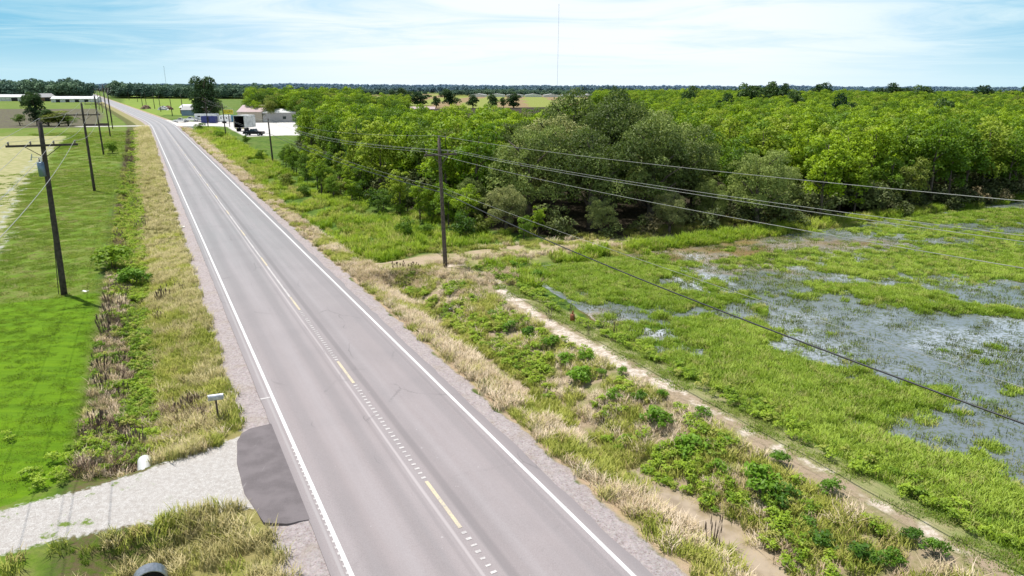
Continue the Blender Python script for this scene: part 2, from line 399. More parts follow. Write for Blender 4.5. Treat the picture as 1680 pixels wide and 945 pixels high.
# lawn
rowv = k.n('ShaderNodeMapping', {'Vector': pos, 'Rotation': (0, 0, R(8)), 'Scale': (.25, 2.2, 1)}).outputs[0]
rown = k.noise(rowv, 1.0, 4)
lw = var((.075, .165, .002), (.135, .25, .003), rown, .3, .7); lw = k.mix(k.math('MULTIPLY', k.ramp(nX, .35, .7), .45), lw, (.18, .30, .02)); lw = k.mix(k.math('MULTIPLY', k.ramp(nF, .5, .75), .3), lw, (.07, .19, .004))
col = zone(col, a['lawn'], lw, .12, .35, nF)
# roadside dry grass strips
negt = k.math('MULTIPLY', a['rt'], -1)
dry = var((.30, .26, .10), (.24, .26, .055), nM); dry = k.mix(k.math('MULTIPLY', k.ramp(nX, .4, .75), .6), dry, (.20, .15, .07))
dryf = var((.34, .29, .15), (.24, .23, .08), nF); dry = k.mix(k.ramp(a['rs'], 45, 90), dry, dryf)
ml = k.math('MULTIPLY', k.ramp(k.math('ADD', negt, nM), 4.9, 5.3), k.ramp(k.math('ADD', a['rt'], k.math('MULTIPLY', nM, .8)), -7.6, -6.9))
col = k.mix(ml, col, dry)
dl = k.math('MULTIPLY', k.ramp(k.math('ADD', negt, nM), 7.8, 8.3), k.ramp(k.math('ADD', a['rt'], nM), -10.6, -9.8))
col = k.mix(k.math('MULTIPLY', dl, .9), col, var((.15, .11, .06), (.10, .14, .02), nF))
pk = var((.50, .37, .25), (.28, .27, .07), nM, .45, .7); pk = k.mix(k.math('MULTIPLY', k.ramp(nX, .4, .8), .5), pk, (.28, .18, .12))
mr = k.math('MULTIPLY', k.ramp(k.math('ADD', a['rt'], nM), 5.1, 5.6), k.ramp(k.math('ADD', negt, nM), -6.9, -6.0))
col = k.mix(mr, col, pk)
bank = var((.38, .29, .20), (.22, .23, .07), nM, .42, .68); bank = k.mix(k.math('MULTIPLY', k.ramp(nF, .45, .7), .5), bank, (.15, .13, .05))
mb = k.math('MULTIPLY', k.math('MULTIPLY', k.ramp(a['rt'], 6.4, 7.4), k.ramp(negt, -14.2, -13.2)), k.ramp(k.math('MULTIPLY', a['rs'], -1), -52, -47))
col = k.mix(mb, col, bank)
# levee
lev = k.math('MULTIPLY', k.ramp(k.math('ADD', a['rt'], nM), 13.3, 13.8), k.ramp(k.math('ADD', negt, nM), -14.6, -14.0))
lev = k.math('MULTIPLY', lev, k.ramp(k.math('MULTIPLY', a['rs'], -1), -44, -40))
col = k.mix(lev, col, var((.26, .28, .10), (.34, .31, .15), nM))
pcol = var((.70, .61, .52), (.44, .35, .25), nF)
col = zone(col, a['path'], pcol, .20, 1.25, nM, -.42)
crc = var((.44, .34, .23), (.30, .27, .12), nM, .4, .7)
col = zone(col, a['cross'], crc, .4, .8)
col = zone(col, a['cross2'], var((.36, .32, .15), (.20, .23, .06), nM, .4, .6), .6, 1.2)
# pond bed
bedc = k.mix(k.ramp(a['green'], .2, .6), (.17, .10, .05), (.11, .20, .02))
col = zone(col, a['pond'], bedc, .4, .5)
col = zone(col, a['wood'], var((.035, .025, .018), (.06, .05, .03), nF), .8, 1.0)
# drive, shoulder, lot
gr = var((.50, .46, .42), (.64, .61, .57), nF); gr = k.mix(k.math('MULTIPLY', k.ramp(nX, .35, .65), .7), gr, (.33, .29, .26))
dc = k.mix(k.math('MULTIPLY', k.ramp(k.math('ADD', nM, k.math('MULTIPLY', nF, .35)), .76, .84), k.ramp(negt, 7.0, 9.5)), gr, (.16, .22, .04))
col = zone(col, a['drive'], dc, .12, .45, nF)
vor = k.n('ShaderNodeTexVoronoi', {'Vector': pos, 'Scale': 22.0}).outputs['Color']
sh = var((.26, .195, .18), (.38, .305, .285), nF); sh = k.mix(.22, sh, k.n('ShaderNodeHueSaturation', {'Saturation': .12, 'Value': .9, 'Color': vor}).outputs[0]); sh = k.mix(k.math('MULTIPLY', k.ramp(nM, .5, .7), .35), sh, (.33, .27, .20))
sd = k.math('SUBTRACT', 5.0, k.math('ABSOLUTE', a['rt']))
col = zone(col, sd, sh, .10, .75, nM, .04)
col = zone(col, a['lot'], var((.70, .66, .62), (.55, .52, .47), nM), .5, .7)
hgt = k.math('ADD', k.math('MULTIPLY', nX, .03), k.math('MULTIPLY', nF, .08))
bmp = k.n('ShaderNodeBump', {'Height': hgt, 'Strength': .8, 'Distance': 1.0})
bs = k.n('ShaderNodeBsdfPrincipled', {'Base Color': col, 'Roughness': .95, 'Normal': bmp.outputs[0]})
bs.inputs['Specular IOR Level'].default_value = .15
k.out(bs.outputs[0]); me.materials.append(m)
# ---------------------------------------------------------------- road and markings
def strip(name, t0, t1, ss_, z, mat, thick=0.0, kind='structure', uv=False):
    mb = MB(); vs = []; k_ = len(ss_)
    f0 = t0 if callable(t0) else (lambda s: t0); f1 = t1 if callable(t1) else (lambda s: t1)
    nT = 9 if abs(f1(20)-f0(20)) > 2 else 2
    for s in ss_:
        for j in range(nT):
            t = f0(s)+(f1(s)-f0(s))*j/(nT-1); p = W(s, t); vs.append((p[0], p[1], z+crownz(t)))
    fs = [(i*nT+j, i*nT+j+1, (i+1)*nT+j+1, (i+1)*nT+j) for i in range(k_-1) for j in range(nT-1)]
    mb.add(vs, fs)
    if thick:
        n0 = len(vs)
        for e in (0, nT-1):
            w = [vs[i*nT+e] for i in range(k_)]
            mb.add(w+[(p[0], p[1], p[2]-thick) for p in w], [(i, i+1, i+1+k_, i+k_) for i in range(k_-1)])
    o = mb.build(name, mat)
    a_ = o.data.attributes.new('rs', 'FLOAT', 'POINT'); b_ = o.data.attributes.new('rt', 'FLOAT', 'POINT')
    sts = [ST(v.co.x, v.co.y) for v in o.data.vertices]
    a_.data.foreach_set('value', [q[0] for q in sts]); b_.data.foreach_set('value', [q[1] for q in sts])
    tag(o, kind=kind); return o
def crownz(t): return .05-.012*abs(t-.1)
SS = list(np.arange(-24, 120, 1.0))+grow(120, 2, 1.03, 1150)+[1300, 1600, 2000, 3000]
m, nt = nodes('asphalt'); k = NT(nt)
rs, rt = k.attr('rs'), k.attr('rt')
pos = k.n('ShaderNodeNewGeometry').outputs['Position']
cv = k.n('ShaderNodeCombineXYZ', {0: k.math('MULTIPLY', rs, .07), 1: k.math('MULTIPLY', rt, 1.6)}).outputs[0]
st = k.noise(cv, 1.0, 5, .6); cv2 = k.n('ShaderNodeCombineXYZ', {0: k.math('MULTIPLY', rs, .3), 1: k.math('MULTIPLY', rt, 9)}).outputs[0]
st2 = k.noise(cv2, 1.0, 4, .6); fn = k.noise(pos, 18, 5, .8); lgn = k.noise(pos, .35, 4); gn = k.noise(pos, 45, 3, .85)
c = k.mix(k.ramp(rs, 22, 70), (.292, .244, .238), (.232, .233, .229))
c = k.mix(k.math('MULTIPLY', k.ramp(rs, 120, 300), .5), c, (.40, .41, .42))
c = k.mix(k.math('MULTIPLY', k.ramp(st, .35, .7), .40), c, (.36, .32, .32))
c = k.mix(k.math('MULTIPLY', k.ramp(st2, .60, .8), .30), c, (.42, .38, .375))
c = k.mix(k.math('MULTIPLY', k.ramp(lgn, .4, .7), .25), c, (.20, .18, .18))
c = k.mix(k.math('MULTIPLY', k.ramp(fn, .35, .75), .35), c, (.17, .15, .15))
c = k.mix(k.math('MULTIPLY', k.ramp(gn, .38, .62), .42), c, (.42, .38, .37))
for cen, w, amt, cc in ((.62, .22, .42, (.12, .11, .11)), (-.12, .07, .7, (.46, .41, .40)), (-.35, .10, .2, (.17, .15, .15)), (-2.6, .45, .22, (.15, .14, .14)), (-.95, .40, .28, (.16, .15, .15)), (1.3, .3, .14, (.40, .37, .37)), (2.9, .40, .22, (.16, .15, .15)), (1.0, .35, .16, (.16, .15, .15)), (-1.75, .5, .14, (.42, .38, .38)), (3.25, .12, .3, (.16, .15, .15)), (-3.55, .07, .5, (.42, .39, .38))):
    g_ = k.math('SUBTRACT', 1.0, k.math('DIVIDE', k.math('ABSOLUTE', k.math('SUBTRACT', k.math('ADD', rt, k.math('MULTIPLY', k.math('SUBTRACT', st, .5), .12)), cen)), w), clamp=True)
    c = k.mix(k.math('MULTIPLY', k.math('MULTIPLY', k.ramp(g_, 0, .7), amt), k.math('ADD', .45, st)), c, cc)
edge = k.ramp(k.math('ABSOLUTE', rt), 3.55, 3.95); c = k.mix(k.math('MULTIPLY', edge, .45), c, (.20, .18, .18))
spot = k.ramp(k.noise(pos, 5.5, 2, .5), .74, .78); c = k.mix(k.math('MULTIPLY', spot, .5), c, (.50, .46, .45))
nz_ = k.n('ShaderNodeSeparateXYZ', {0: k.n('ShaderNodeNewGeometry').outputs['True Normal']}).outputs[2]
c = k.mix(k.ramp(k.math('ABSOLUTE', nz_), .6, .4), c, (.02, .018, .018))
crk = k.n('ShaderNodeTexVoronoi', {'Vector': k.n('ShaderNodeCombineXYZ', {0: k.math('ADD', k.math('MULTIPLY', rs, .16), k.math('MULTIPLY', fn, .12)), 1: k.math('ADD', k.math('MULTIPLY', rt, .34), k.math('MULTIPLY', lgn, .5))}).outputs[0], 'Scale': 1.0}, feature='DISTANCE_TO_EDGE').outputs['Distance']
c = k.mix(k.math('MULTIPLY', k.math('MULTIPLY', k.ramp(crk, .010, .0), k.ramp(lgn, .5, .65)), .45), c, (.10, .09, .09))
bb = k.n('ShaderNodeBsdfPrincipled', {'Base Color': c, 'Roughness': .85, 'Normal': k.n('ShaderNodeBump', {'Height': gn, 'Strength': .35, 'Distance': .01}).outputs[0]})
k.out(bb.outputs[0]); M['asphalt'] = m
def wob(base, sd, amp=.05):
    return lambda s: base+amp*(float(fbm(s*.9, 3.3, sd, 3))-.5)*2
SSn = list(np.arange(-24, 120, .3))+grow(120, 2, 1.03, 1150)+[1300, 1600, 2000, 3000]
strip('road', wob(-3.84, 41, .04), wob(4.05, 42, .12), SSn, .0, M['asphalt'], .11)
def paint(name, col, wear=.45):
    m, nt = nodes(name); k = NT(nt); pos = k.n('ShaderNodeNewGeometry').outputs['Position']
    w = k.noise(pos, 14, 5, .75); w2 = k.noise(pos, 1.2, 3)
    f = k.ramp(k.math('ADD', k.math('MULTIPLY', w, .7), k.math('MULTIPLY', w2, .4)), .42, .75)
    k.out(k.n('ShaderNodeBsdfPrincipled', {'Base Color': k.mix(k.math('MULTIPLY', f, wear), col, (.36, .33, .32)), 'Roughness': .7}).outputs[0]); return m
M['linew'] = paint('white_line_paint', (.74, .73, .70), .5); M['liney'] = paint('yellow_line_paint', (.66, .55, .34), 1.0); M['linef'] = paint('faded_line_paint', (.60, .56, .53), .9); M['seal'] = paint('worn_seal_line', (.44, .40, .385), .8)
def setl(o, l): o['label'] = l; return o
strip('edge_line', -3.40, -3.27, SS, .005, M['linew'])
strip('edge_line', 3.51, 3.64, SS, .005, M['linew'])
mb = MB()
def rect(mb, s0, s1, t0, t1, z=.009):
    n = max(1, int((s1-s0)/4)+1)
    for i in range(n):
        a0 = s0+(s1-s0)*i/n; a1 = s0+(s1-s0)*(i+1)/n
        q = [W(a0, t0), W(a0, t1), W(a1, t1), W(a1, t0)]
        mb.add([(p[0], p[1], z+crownz((t0+t1)/2)) for p in q], [(0, 1, 2, 3)])
for i in range(-3, 60):
    s0 = 16.6+12*i; rect(mb, s0, s0+2.9, .11, .235)
o = mb.build('centre_dashes', M['liney']); tag(o, kind='structure')
mb = MB(); r0 = np.random.default_rng(3)
for i in range(-3, 5):
    s = 19.7+12*i
    while s < 28.4+12*i:
        w = .09+.05*r0.random()
        if r0.random() < .96:
            rect(mb, s, s+w*.85, .09, .09+.13+.07*r0.random(), .009)
        s += .33
o = mb.build('rumble_bars', M['linef']); tag(o, kind='structure')
mb = MB()
for i in range(5, 40): rect(mb, 19.6+12*i-60+24, 28.5+12*i-60+24, .10, .20, .007)
o = mb.build('faded_centre_line', M['linef']); tag(o, kind='structure')
mb = MB(); s = 10.0
while s < 24: rect(mb, s, s+.11, -3.46, -3.401, .009); s += .31
rect(mb, 28.85, 28.98, -3.83, -3.42, .009)
o = mb.build('edge_ticks', M['linef']); tag(o, kind='structure')
# driveway apron
m, nt = nodes('dark_asphalt'); k = NT(nt); pos = k.n('ShaderNodeNewGeometry').outputs['Position']
n1 = k.noise(pos, 30, 4, .8); n2 = k.noise(pos, 1.3, 4)
scr = k.noise(k.n('ShaderNodeMapping', {'Vector': pos, 'Rotation': (0, 0, R(-28)), 'Scale': (6, .5, 1)}).outputs[0], 1.0, 3)
c = var_ = k.mix(k.ramp(n2, .35, .65), (.115, .097, .097), (.17, .145, .145)); c = k.mix(k.math('MULTIPLY', k.ramp(n1, .3, .7), .45), c, (.22, .19, .19)); c = k.mix(k.math('MULTIPLY', k.ramp(scr, .66, .75), .5), c, (.32, .29, .28))
k.out(k.n('ShaderNodeBsdfPrincipled', {'Base Color': c, 'Roughness': .9}).outputs[0])
ap0 = [(19.25, -3.80), (19.35, -4.5), (19.75, -5.1), (21.7, -5.42), (23.8, -5.40), (25.5, -5.2), (26.1, -4.95), (26.35, -4.6), (26.4, -3.80)]
ap = []
for (a0, b0), (a1, b1) in zip(ap0[:-1], ap0[1:]):
    for i in range(6):
        q = i/6; u_ = a0+(a1-a0)*q; v_ = b0+(b1-b0)*q; ap.append((u_+.03*(vnoise(u_*7, v_*7, 3)-.5), v_+(.03*(vnoise(u_*5, v_*7, 8)-.5) if v_ < -3.9 else 0)))
ap.append(ap0[-1])
pp = [W(*q) for q in ap]; mb = MB(); z_ = [max(crownz(q[1])-.005, .006) for q in ap]
cx = W(23, -4.4); mb.add([(cx[0], cx[1], .008)]+[(p[0], p[1], z) for p, z in zip(pp, z_)], [(0, i+1, i+2) for i in range(len(pp)-1)]+[(0, len(pp), 1)])
mb.add([(p[0], p[1], z) for p, z in zip(pp, z_)]+[(p[0], p[1], z-.12) for p, z in zip(pp, z_)], [(i, i+1, i+1+len(pp), i+len(pp)) for i in range(len(pp)-1)])
o = mb.build('driveway_apron', m); tag(o, kind='structure')
# ---------------------------------------------------------------- water
m, nt = nodes('flood_water'); k = NT(nt); pos = k.n('ShaderNodeNewGeometry').outputs['Position']
md = k.attr('mud'); n1 = k.noise(pos, .5, 4); n2 = k.noise(pos, 5, 6, .75); n3 = k.noise(pos, 22, 3, .7)
c = k.mix(k.ramp(k.math('ADD', md, k.math('MULTIPLY', k.math('SUBTRACT', n1, .5), 1.6)), .2, 1.0), (.165, .19, .205), (.29, .185, .09))
c = k.mix(k.math('MULTIPLY', k.ramp(k.attr('sky_glare'), .2, .8), k.ramp(n2, .60, .40)), c, (.55, .58, .62)); c = k.mix(k.math('MULTIPLY', k.ramp(n2, .48, .60), .8), c, (.085, .105, .025))  # pale reflected cloud glare painted into the water colour, then green speckle
bw = k.n('ShaderNodeBump', {'Height': k.math('ADD', n3, n2), 'Strength': .18, 'Distance': .02})
k.out(k.n('ShaderNodeBsdfPrincipled', {'Base Color': c, 'Roughness': k.math('ADD', .12, k.math('MULTIPLY', k.ramp(n2, .44, .62), .35)), 'IOR': 1.33, 'Normal': bw.outputs[0]}).outputs[0]); M['water'] = m
xs = []; 
sg = list(np.arange(-30, 44.6, .8)); tg = list(np.arange(14.2, 160, 1.6)); mb = MB()
for s in sg:
    for t in tg: mb.v.append((*W(s, t)[:2], -.33))
mb.f = [[i*len(tg)+j, i*len(tg)+j+1, (i+1)*len(tg)+j+1, (i+1)*len(tg)+j] for i in range(len(sg)-1) for j in range(len(tg)-1)]; mb.mi = [0]*len(mb.f)
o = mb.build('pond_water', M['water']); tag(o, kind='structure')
MUD = [(*G(u, v), a_, b_) for u, v, a_, b_ in ((1150, 412, 11, 7), (1240, 403, 10, 6), (1060, 425, 7, 4), (1000, 533, 3, 2.5), (1350, 395, 10, 3), (960, 520, 3, 2))]
vx = np.array([v.co[:2] for v in o.data.vertices]); mv = np.zeros(len(vx))
for cx_, cy_, a_, b_ in MUD: mv = np.maximum(mv, np.exp(-((vx[:, 0]-cx_)/a_)**2-((vx[:, 1]-cy_)/b_)**2))
o.data.attributes.new('mud', 'FLOAT', 'POINT').data.foreach_set('value', mv.astype(np.float32))
FL = [(*G(u, v), a_, b_) for u, v, a_, b_ in ((1150, 455, 2.6, 3.6), (1140, 420, .8, 3.0), (1075, 535, 2.0, 1.2), (1250, 500, 3, 1.5), (1500, 450, 5, 2), (1330, 560, 4, 2), (1560, 640, 3, 1.5))]  # spots where the bright sky reflection is painted on the water
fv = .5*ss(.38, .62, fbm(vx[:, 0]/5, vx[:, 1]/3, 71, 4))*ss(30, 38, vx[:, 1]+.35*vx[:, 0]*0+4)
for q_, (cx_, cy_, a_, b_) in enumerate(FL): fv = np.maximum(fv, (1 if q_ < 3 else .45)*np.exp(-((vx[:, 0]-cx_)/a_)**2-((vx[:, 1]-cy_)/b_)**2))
o.data.attributes.new('sky_glare', 'FLOAT', 'POINT').data.foreach_set('value', fv.astype(np.float32))
m, nt = nodes('ditch_water'); k = NT(nt); pos = k.n('ShaderNodeNewGeometry').outputs['Position']
k.out(k.n('ShaderNodeBsdfPrincipled', {'Base Color': k.mix(k.ramp(k.noise(pos, 1.5, 4), .35, .65), (.30, .23, .15), (.42, .33, .23)), 'Roughness': .08, 'Normal': k.n('ShaderNodeBump', {'Height': k.noise(pos, 9, 3), 'Strength': .1, 'Distance': .02}).outputs[0]}).outputs[0])
mb = MB(); sq = np.arange(-20, 18.1, .5)
mb.add([(*W(s, t)[:2], -.86) for s in sq for t in (6.0, 9.8)], [(2*i, 2*i+1, 2*i+3, 2*i+2) for i in range(len(sq)-1)])
o = mb.build('ditch_water', m); tag(o, kind='structure')
# ---------------------------------------------------------------- vegetation materials
LM = {}
LM['young'] = leafmat('young_leaf', (.105, .205, .004), (.34, .48, .010), (.34, .42, .03), .35, .22, clump=1.3)
LM['dense'] = leafmat('dense_leaf', (.06, .13, .008), (.19, .32, .015), (.24, .26, .04), .3, .25, clump=1.3)
LM['oak'] = leafmat('oak_leaf', (.085, .12, .026), (.30, .37, .085), (.34, .35, .12), .22, .30, clump=1.3)
LM['dark'] = leafmat('dark_leaf', (.025, .065, .016), (.085, .15, .03), None, .2, .3, clump=1.3)
LM['scrub'] = leafmat('scrub_leaf', (.06, .08, .02), (.19, .23, .06), (.22, .17, .08), .2, .5, clump=1.2)
LM['weed'] = leafmat('weed_leaf', (.17, .29, .012), (.40, .54, .04), (.46, .46, .10), .35, .5, clump=1.5)
LM['tallw'] = leafmat('tall_weed', (.19, .31, .012), (.43, .56, .045), (.48, .46, .12), .35, .25, up=1.0)
LM['bushy'] = leafmat('bush_leaf', (.06, .15, .008), (.20, .37, .02), None, .35, .8, clump=1.3)
LM['drygrass'] = leafmat('dry_grass', (.46, .39, .16), (.76, .64, .34), (.44, .44, .10), .25, .4, up=1.0)
LM['pinkgrass'] = leafmat('pink_dry_grass', (.62, .46, .30), (.90, .73, .54), (.58, .52, .18), .25, .4, up=1.0)
LM['brownweed'] = leafmat('brown_weed', (.13, .08, .055), (.30, .21, .14), None, .1, .5, up=.6)
LM['greengrass'] = leafmat('green_grass', (.13, .22, .012), (.25, .38, .03), (.32, .36, .09), .35, .35, up=1.0)
LM['shoot'] = leafmat('water_shoot', (.09, .13, .02), (.20, .28, .03), (.26, .25, .08), .2, .3, up=.8)
LM['rice'] = leafmat('marsh_grass', (.21, .33, .018), (.43, .56, .07), (.50, .48, .15), .35, .20, up=1.0)
LM['olive'] = leafmat('olive_grass', (.30, .34, .05), (.56, .56, .12), (.60, .48, .20), .3, .4, up=1.0)
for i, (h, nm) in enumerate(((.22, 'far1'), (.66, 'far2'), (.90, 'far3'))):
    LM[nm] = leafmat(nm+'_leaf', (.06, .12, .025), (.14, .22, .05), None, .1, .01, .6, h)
# ---------------------------------------------------------------- tree makers
def lobes_in(rx, rz, cz, n, r0, r1, r, low=-.7):
    L = []
    while len(L) < n:
        d = r.normal(size=3); d /= np.linalg.norm(d); q = r.random()**.45
        if d[2] < low: continue
        L.append(((d[0]*rx*q, d[1]*rx*q, cz+d[2]*rz*q), r0+(r1-r0)*r.random()))
    return L
def trunk_mesh(name, h, rad, cz, rx, mat, r, limbs=5):
    mb = MB(); x = y = 0; pts = []
    for i in range(6):
        pts.append((x, y, h*i/5-(.3 if i == 0 else 0))); x += (r.random()-.5)*h*.04; y += (r.random()-.5)*h*.04
    mb.tube(pts, [rad*(1.25-i*.2) for i in range(6)], 8)
    for j in range(limbs):
        th = 2*pi*(j+r.random()*.6)/limbs; i = 1+j % 4; p = np.array(pts[i]); L = rx*(.5+.4*r.random())
        e = p+np.array((cos(th)*L, sin(th)*L, L*.8)); mid = (p+e)/2+np.array((0, 0, L*.08))
        mb.tube([p, mid, e], [rad*.45, rad*.3, rad*.1], 5)
    me_ = bpy.data.meshes.new(name); me_.from_pydata(mb.v, [], mb.f); me_.materials.append(mat)
    me_.polygons.foreach_set('use_smooth', [True]*len(me_.polygons)); return me_
def kit(n, seed, cf, tf):
    out = []
    for i in range(n):
        r = np.random.default_rng(seed+i); out.append((cf(r), tf(r)))
    return out
K = {}
K['young'] = kit(6, 100, lambda r: crown('crown', lobes_in(1.9, 3.5, 5.2, 30, .5, 1.1, r, -.9), 150, .28, LM['young'], .7, .5, r),
                 lambda r: trunk_mesh('trunk', 7.5, .14, 5, 1.8, M['bark'], r))
K['dense'] = kit(4, 140, lambda r: crown('crown', lobes_in(2.2, 3.5, 4.3, 32, .6, 1.2, r, -.97), 150, .26, LM['dense'], .6, .5, r),
                 lambda r: trunk_mesh('trunk', 6.5, .16, 5, 1.8, M['bark'], r))
K['oak'] = kit(3, 160, lambda r: crown('crown', lobes_in(4.9, 4.8, 6.2, 64, .8, 1.8, r, -.92), 190, .23, LM['oak'], .5, .6, r),
               lambda r: trunk_mesh('trunk', 9.0, .42, 6, 5, M['bark'], r, 9))
K['shrub'] = kit(4, 200, lambda r: crown('crown', lobes_in(1.0, .9, .85, 18, .3, .6, r, -.97), 420, .16, LM['dense'], .6, .5, r),
                 lambda r: trunk_mesh('stem', 1.5, .05, 1, .8, M['bark'], r))
K['darktree'] = kit(2, 220, lambda r: crown('crown', lobes_in(3.4, 5.0, 5.4, 46, .9, 1.8, r, -.98), 80, .42, LM['dark'], .4, .5, r),
                    lambda r: trunk_mesh('trunk', 8.0, .35, 6, 4, M['bark'], r))
K['far'] = kit(3, 240, lambda r: crown('crown', lobes_in(3.8, 4.2, 4.8, 30, 1.1, 2.1, r, -.97), 40, .6, LM['dark'], .4, .5, r),
               lambda r: trunk_mesh('trunk', 7.0, .3, 6, 4, M['bark'], r))
def plant(kitname, name, x, y, sc, label, cat, group=None, idx=0, sz=None, parts=True, z=None, crown_name='crown'):
    cm, tm = K[kitname][idx % len(K[kitname])]
    o = empty(name, (x, y, (h1(x, y) if z is None else z)-.05), rng.random()*2*pi)
    o.scale = (sc, sc, sc*(sz or 1)); tag(o, label, cat, group)
    c_ = link(crown_name, cm, o)
    link(tm.name.split('.')[0], tm, o); return o
# ---------------------------------------------------------------- woods
WE = WOODEDGE
def inwood(x, y):
    s = -x*sin(A)+y*cos(A); t = x*cos(A)+y*sin(A)-6.9-tc(s); return sdpoly(s, t, WE)
OAKS = [(1.6, 67, .78), (7.6, 65.5, .82), (13.6, 67.2, .84), (17.4, 72, .80), (4.2, 74, .88), (10.6, 75, .98), (15.8, 79, .90), (20.4, 77, .64), (7.0, 82.5, 1.0), (12.8, 86, .94), (.6, 82, .80)]
LOW = [(-.6, 62.8, .38), (-4.2, 66.0, .36), (24.2, 66.8, .60), (27.8, 72, .46), (19.8, 67.4, .34), (8.2, 62.4, .28), (14.8, 63.2, .32)]
olab = ['grey-green oak at the left end of the oak clump, behind the roadside pole', 'broad grey-green oak at the front of the clump, left of centre', 'largest front oak of the clump with dark shaded underside', 'front oak at the right end of the oak clump beside the flooded field',
        'tall oak just behind the left front oaks', 'tall oak in the middle of the clump, its crown reaching the horizon', 'tall oak behind the right front oak', 'oak on the right flank of the clump next to bright young trees',
        'back oak of the clump breaking the skyline left of centre', 'back oak of the clump on the right of the skyline break', 'back oak at the far left of the clump']
for i, (x, y, sc) in enumerate(OAKS): plant('oak', 'oak_tree', x, y, sc, olab[i], 'oak tree', 'grey-green oaks in a clump by the flooded field', i, 1.13)
llab = ['low olive bush-like tree at the left foot of the oak clump', 'round olive sapling in front of the left oaks by the dirt track', 'dome-shaped dark tree standing alone right of the oak clump', 'second dark dome tree right of the oak clump, farther back',
        'low bushy tree between the oak clump and the dome trees', 'low leafy tree at the centre foot of the oak clump', 'low leafy tree at the right foot of the oak clump']
for i, (x, y, sc) in enumerate(LOW): plant('oak', 'low_tree', x, y, sc, llab[i], 'small tree', 'low trees at the edge of the oak clump', i+1, 1.15)
cand = []
rw = np.random.default_rng(21)
gx = np.arange(-110, 420, 3.7)
for x0 in gx:
    for y0 in np.arange(40, 330, 3.7):
        cand.append((x0+(rw.random()-.5)*3.2, y0+(rw.random()-.5)*3.2))
cand = np.array(cand)
w_ = inwood(cand[:, 0], cand[:, 1]); dep = np.hypot(cand[:, 0], cand[:, 1])
ok = (w_ > .8) & (np.abs(cand[:, 0]) < cand[:, 1]*.83+6)
# the wood thins out beyond 185 m left of centre, where brown fields show
lim = np.interp(cand[:, 0]/cand[:, 1], [-.6, -.32, -.2, -.1, 0, .05, .12, .2, .9], [260, 250, 200, 165, 160, 165, 240, 330, 330])
ok &= dep < lim
for x, y, sc in OAKS: ok &= np.hypot(cand[:, 0]-x, cand[:, 1]-y) > 6.2*sc
for x, y, sc in LOW: ok &= np.hypot(cand[:, 0]-x, cand[:, 1]-y) > 6.5*sc
cand = cand[ok]; w_ = w_[ok]; dep = dep[ok]
order = np.argsort(dep+np.clip(w_, 0, 30)*.8); cand = cand[order]; w_ = w_[order]; dep = dep[order]
NI = 270
lefty = cand[:, 0]/cand[:, 1] < -.13
for i in range(NI):
    x, y = cand[i]; dn = rw.random() < (.45 if lefty[i] else .12); sc = .74+.46*rw.random()
    if y < 75 and x > 20: sc *= .9
    if dn: plant('dense', 'dense_tree', x, y, sc, 'darker broad-crowned tree mixed into the front of the green wood', 'tree', 'darker trees among the front of the wood', i)
    else: plant('young', 'young_tree', x, y, sc, 'bright yellow-green young tree in the front rows of the wood', 'tree', 'bright young trees in the front of the wood', i)
protos('young_crowns', [k_[0] for k_ in K['young']]+[K['dense'][0][0], K['dense'][1][0], K['dense'][2][0]])
protos('mixed_crowns', [k_[0] for k_ in K['young'][:3]]+[k_[0] for k_ in K['dense']])
rest = cand[NI:]
sel = lefty[NI:]
hS = .74+.44*rw.random(len(rest))+.30*(fbm(rest[:, 0]/25, rest[:, 1]/25, 77)-.5)
scatter('woods', 'young_crowns', np.column_stack([rest[~sel], np.full((~sel).sum(), -.2)]), hS[~sel], 'deep mass of bright green wood reaching back to the horizon', 'woods', 4)
scatter('woods', 'mixed_crowns', np.column_stack([rest[sel], np.full(sel.sum(), -.2)]), hS[sel], 'darker mixed wood behind the gravel lot and the roadside', 'woods', 5)
fx = []
for y0 in np.arange(322, 760, 6.5):
    for x0 in np.arange(y0*.12, y0*.85, 6.0): fx.append((x0+(rw.random()-.5)*5, y0+(rw.random()-.5)*5, -.2))
fx = np.array(fx)
for i, (az_, d_, h_, w__) in enumerate(((.335, 330, 15.5, 15), (.36, 350, 16.5, 17), (.385, 345, 15, 14), (.43, 520, 17.5, 22), (.25, 300, 14.2, 12), (.53, 560, 17, 26), (.58, 540, 16, 22), (.66, 420, 15.5, 16), (.72, 430, 15.5, 18), (.15, 270, 14.0, 11), (.30, 210, 11.8, 9), (.47, 190, 11.6, 9), (.62, 170, 11.2, 9), (.40, 240, 12.4, 10))):
    sc_ = w__/11; plant('far', 'emergent_tree', az_*d_, d_, sc_, 'darker taller tree rising above the bright green wood on the right', 'tree', 'dark taller trees within the right-hand wood', i, (h_/9.5)/sc_)
scatter('woods', 'young_crowns', fx, 1.0+.30*rw.random(len(fx))+.55*(fbm(fx[:, 0]/45, fx[:, 1]/45, 7)-.5), 'far end of the bright green wood meeting the blue skyline', 'woods', 6)
US = [crown('u', lobes_in(1.2, 1.1, .9, 16, .35, .7, np.random.default_rng(i), -.97), 160, .22, LM['scrub'], .6, .4, np.random.default_rng(i)) for i in (51, 52, 53)]
protos('under', US)
ux = rw.random(9000)*260-100; uy = rw.random(9000)*130+55; uw = inwood(ux, uy)
uk = (uw > -.3) & (uw < 7+3*rw.random(9000)) & (rw.random(9000) < .55) & (np.abs(ux) < uy*.85+4)
for x, y, sc in OAKS[:4]: uk &= np.hypot(ux-x, uy-y) > 3.0
scatter('undergrowth', 'under', np.column_stack([ux[uk], uy[uk], np.full(uk.sum(), -.3)]), .6+1.1*rw.random(uk.sum())*ss(-.5, 3, uw[uk])+.2, 'grey-green undergrowth along the dark foot of the wood', 'undergrowth', 55)
rs_ = np.random.default_rng(66); nS = 0
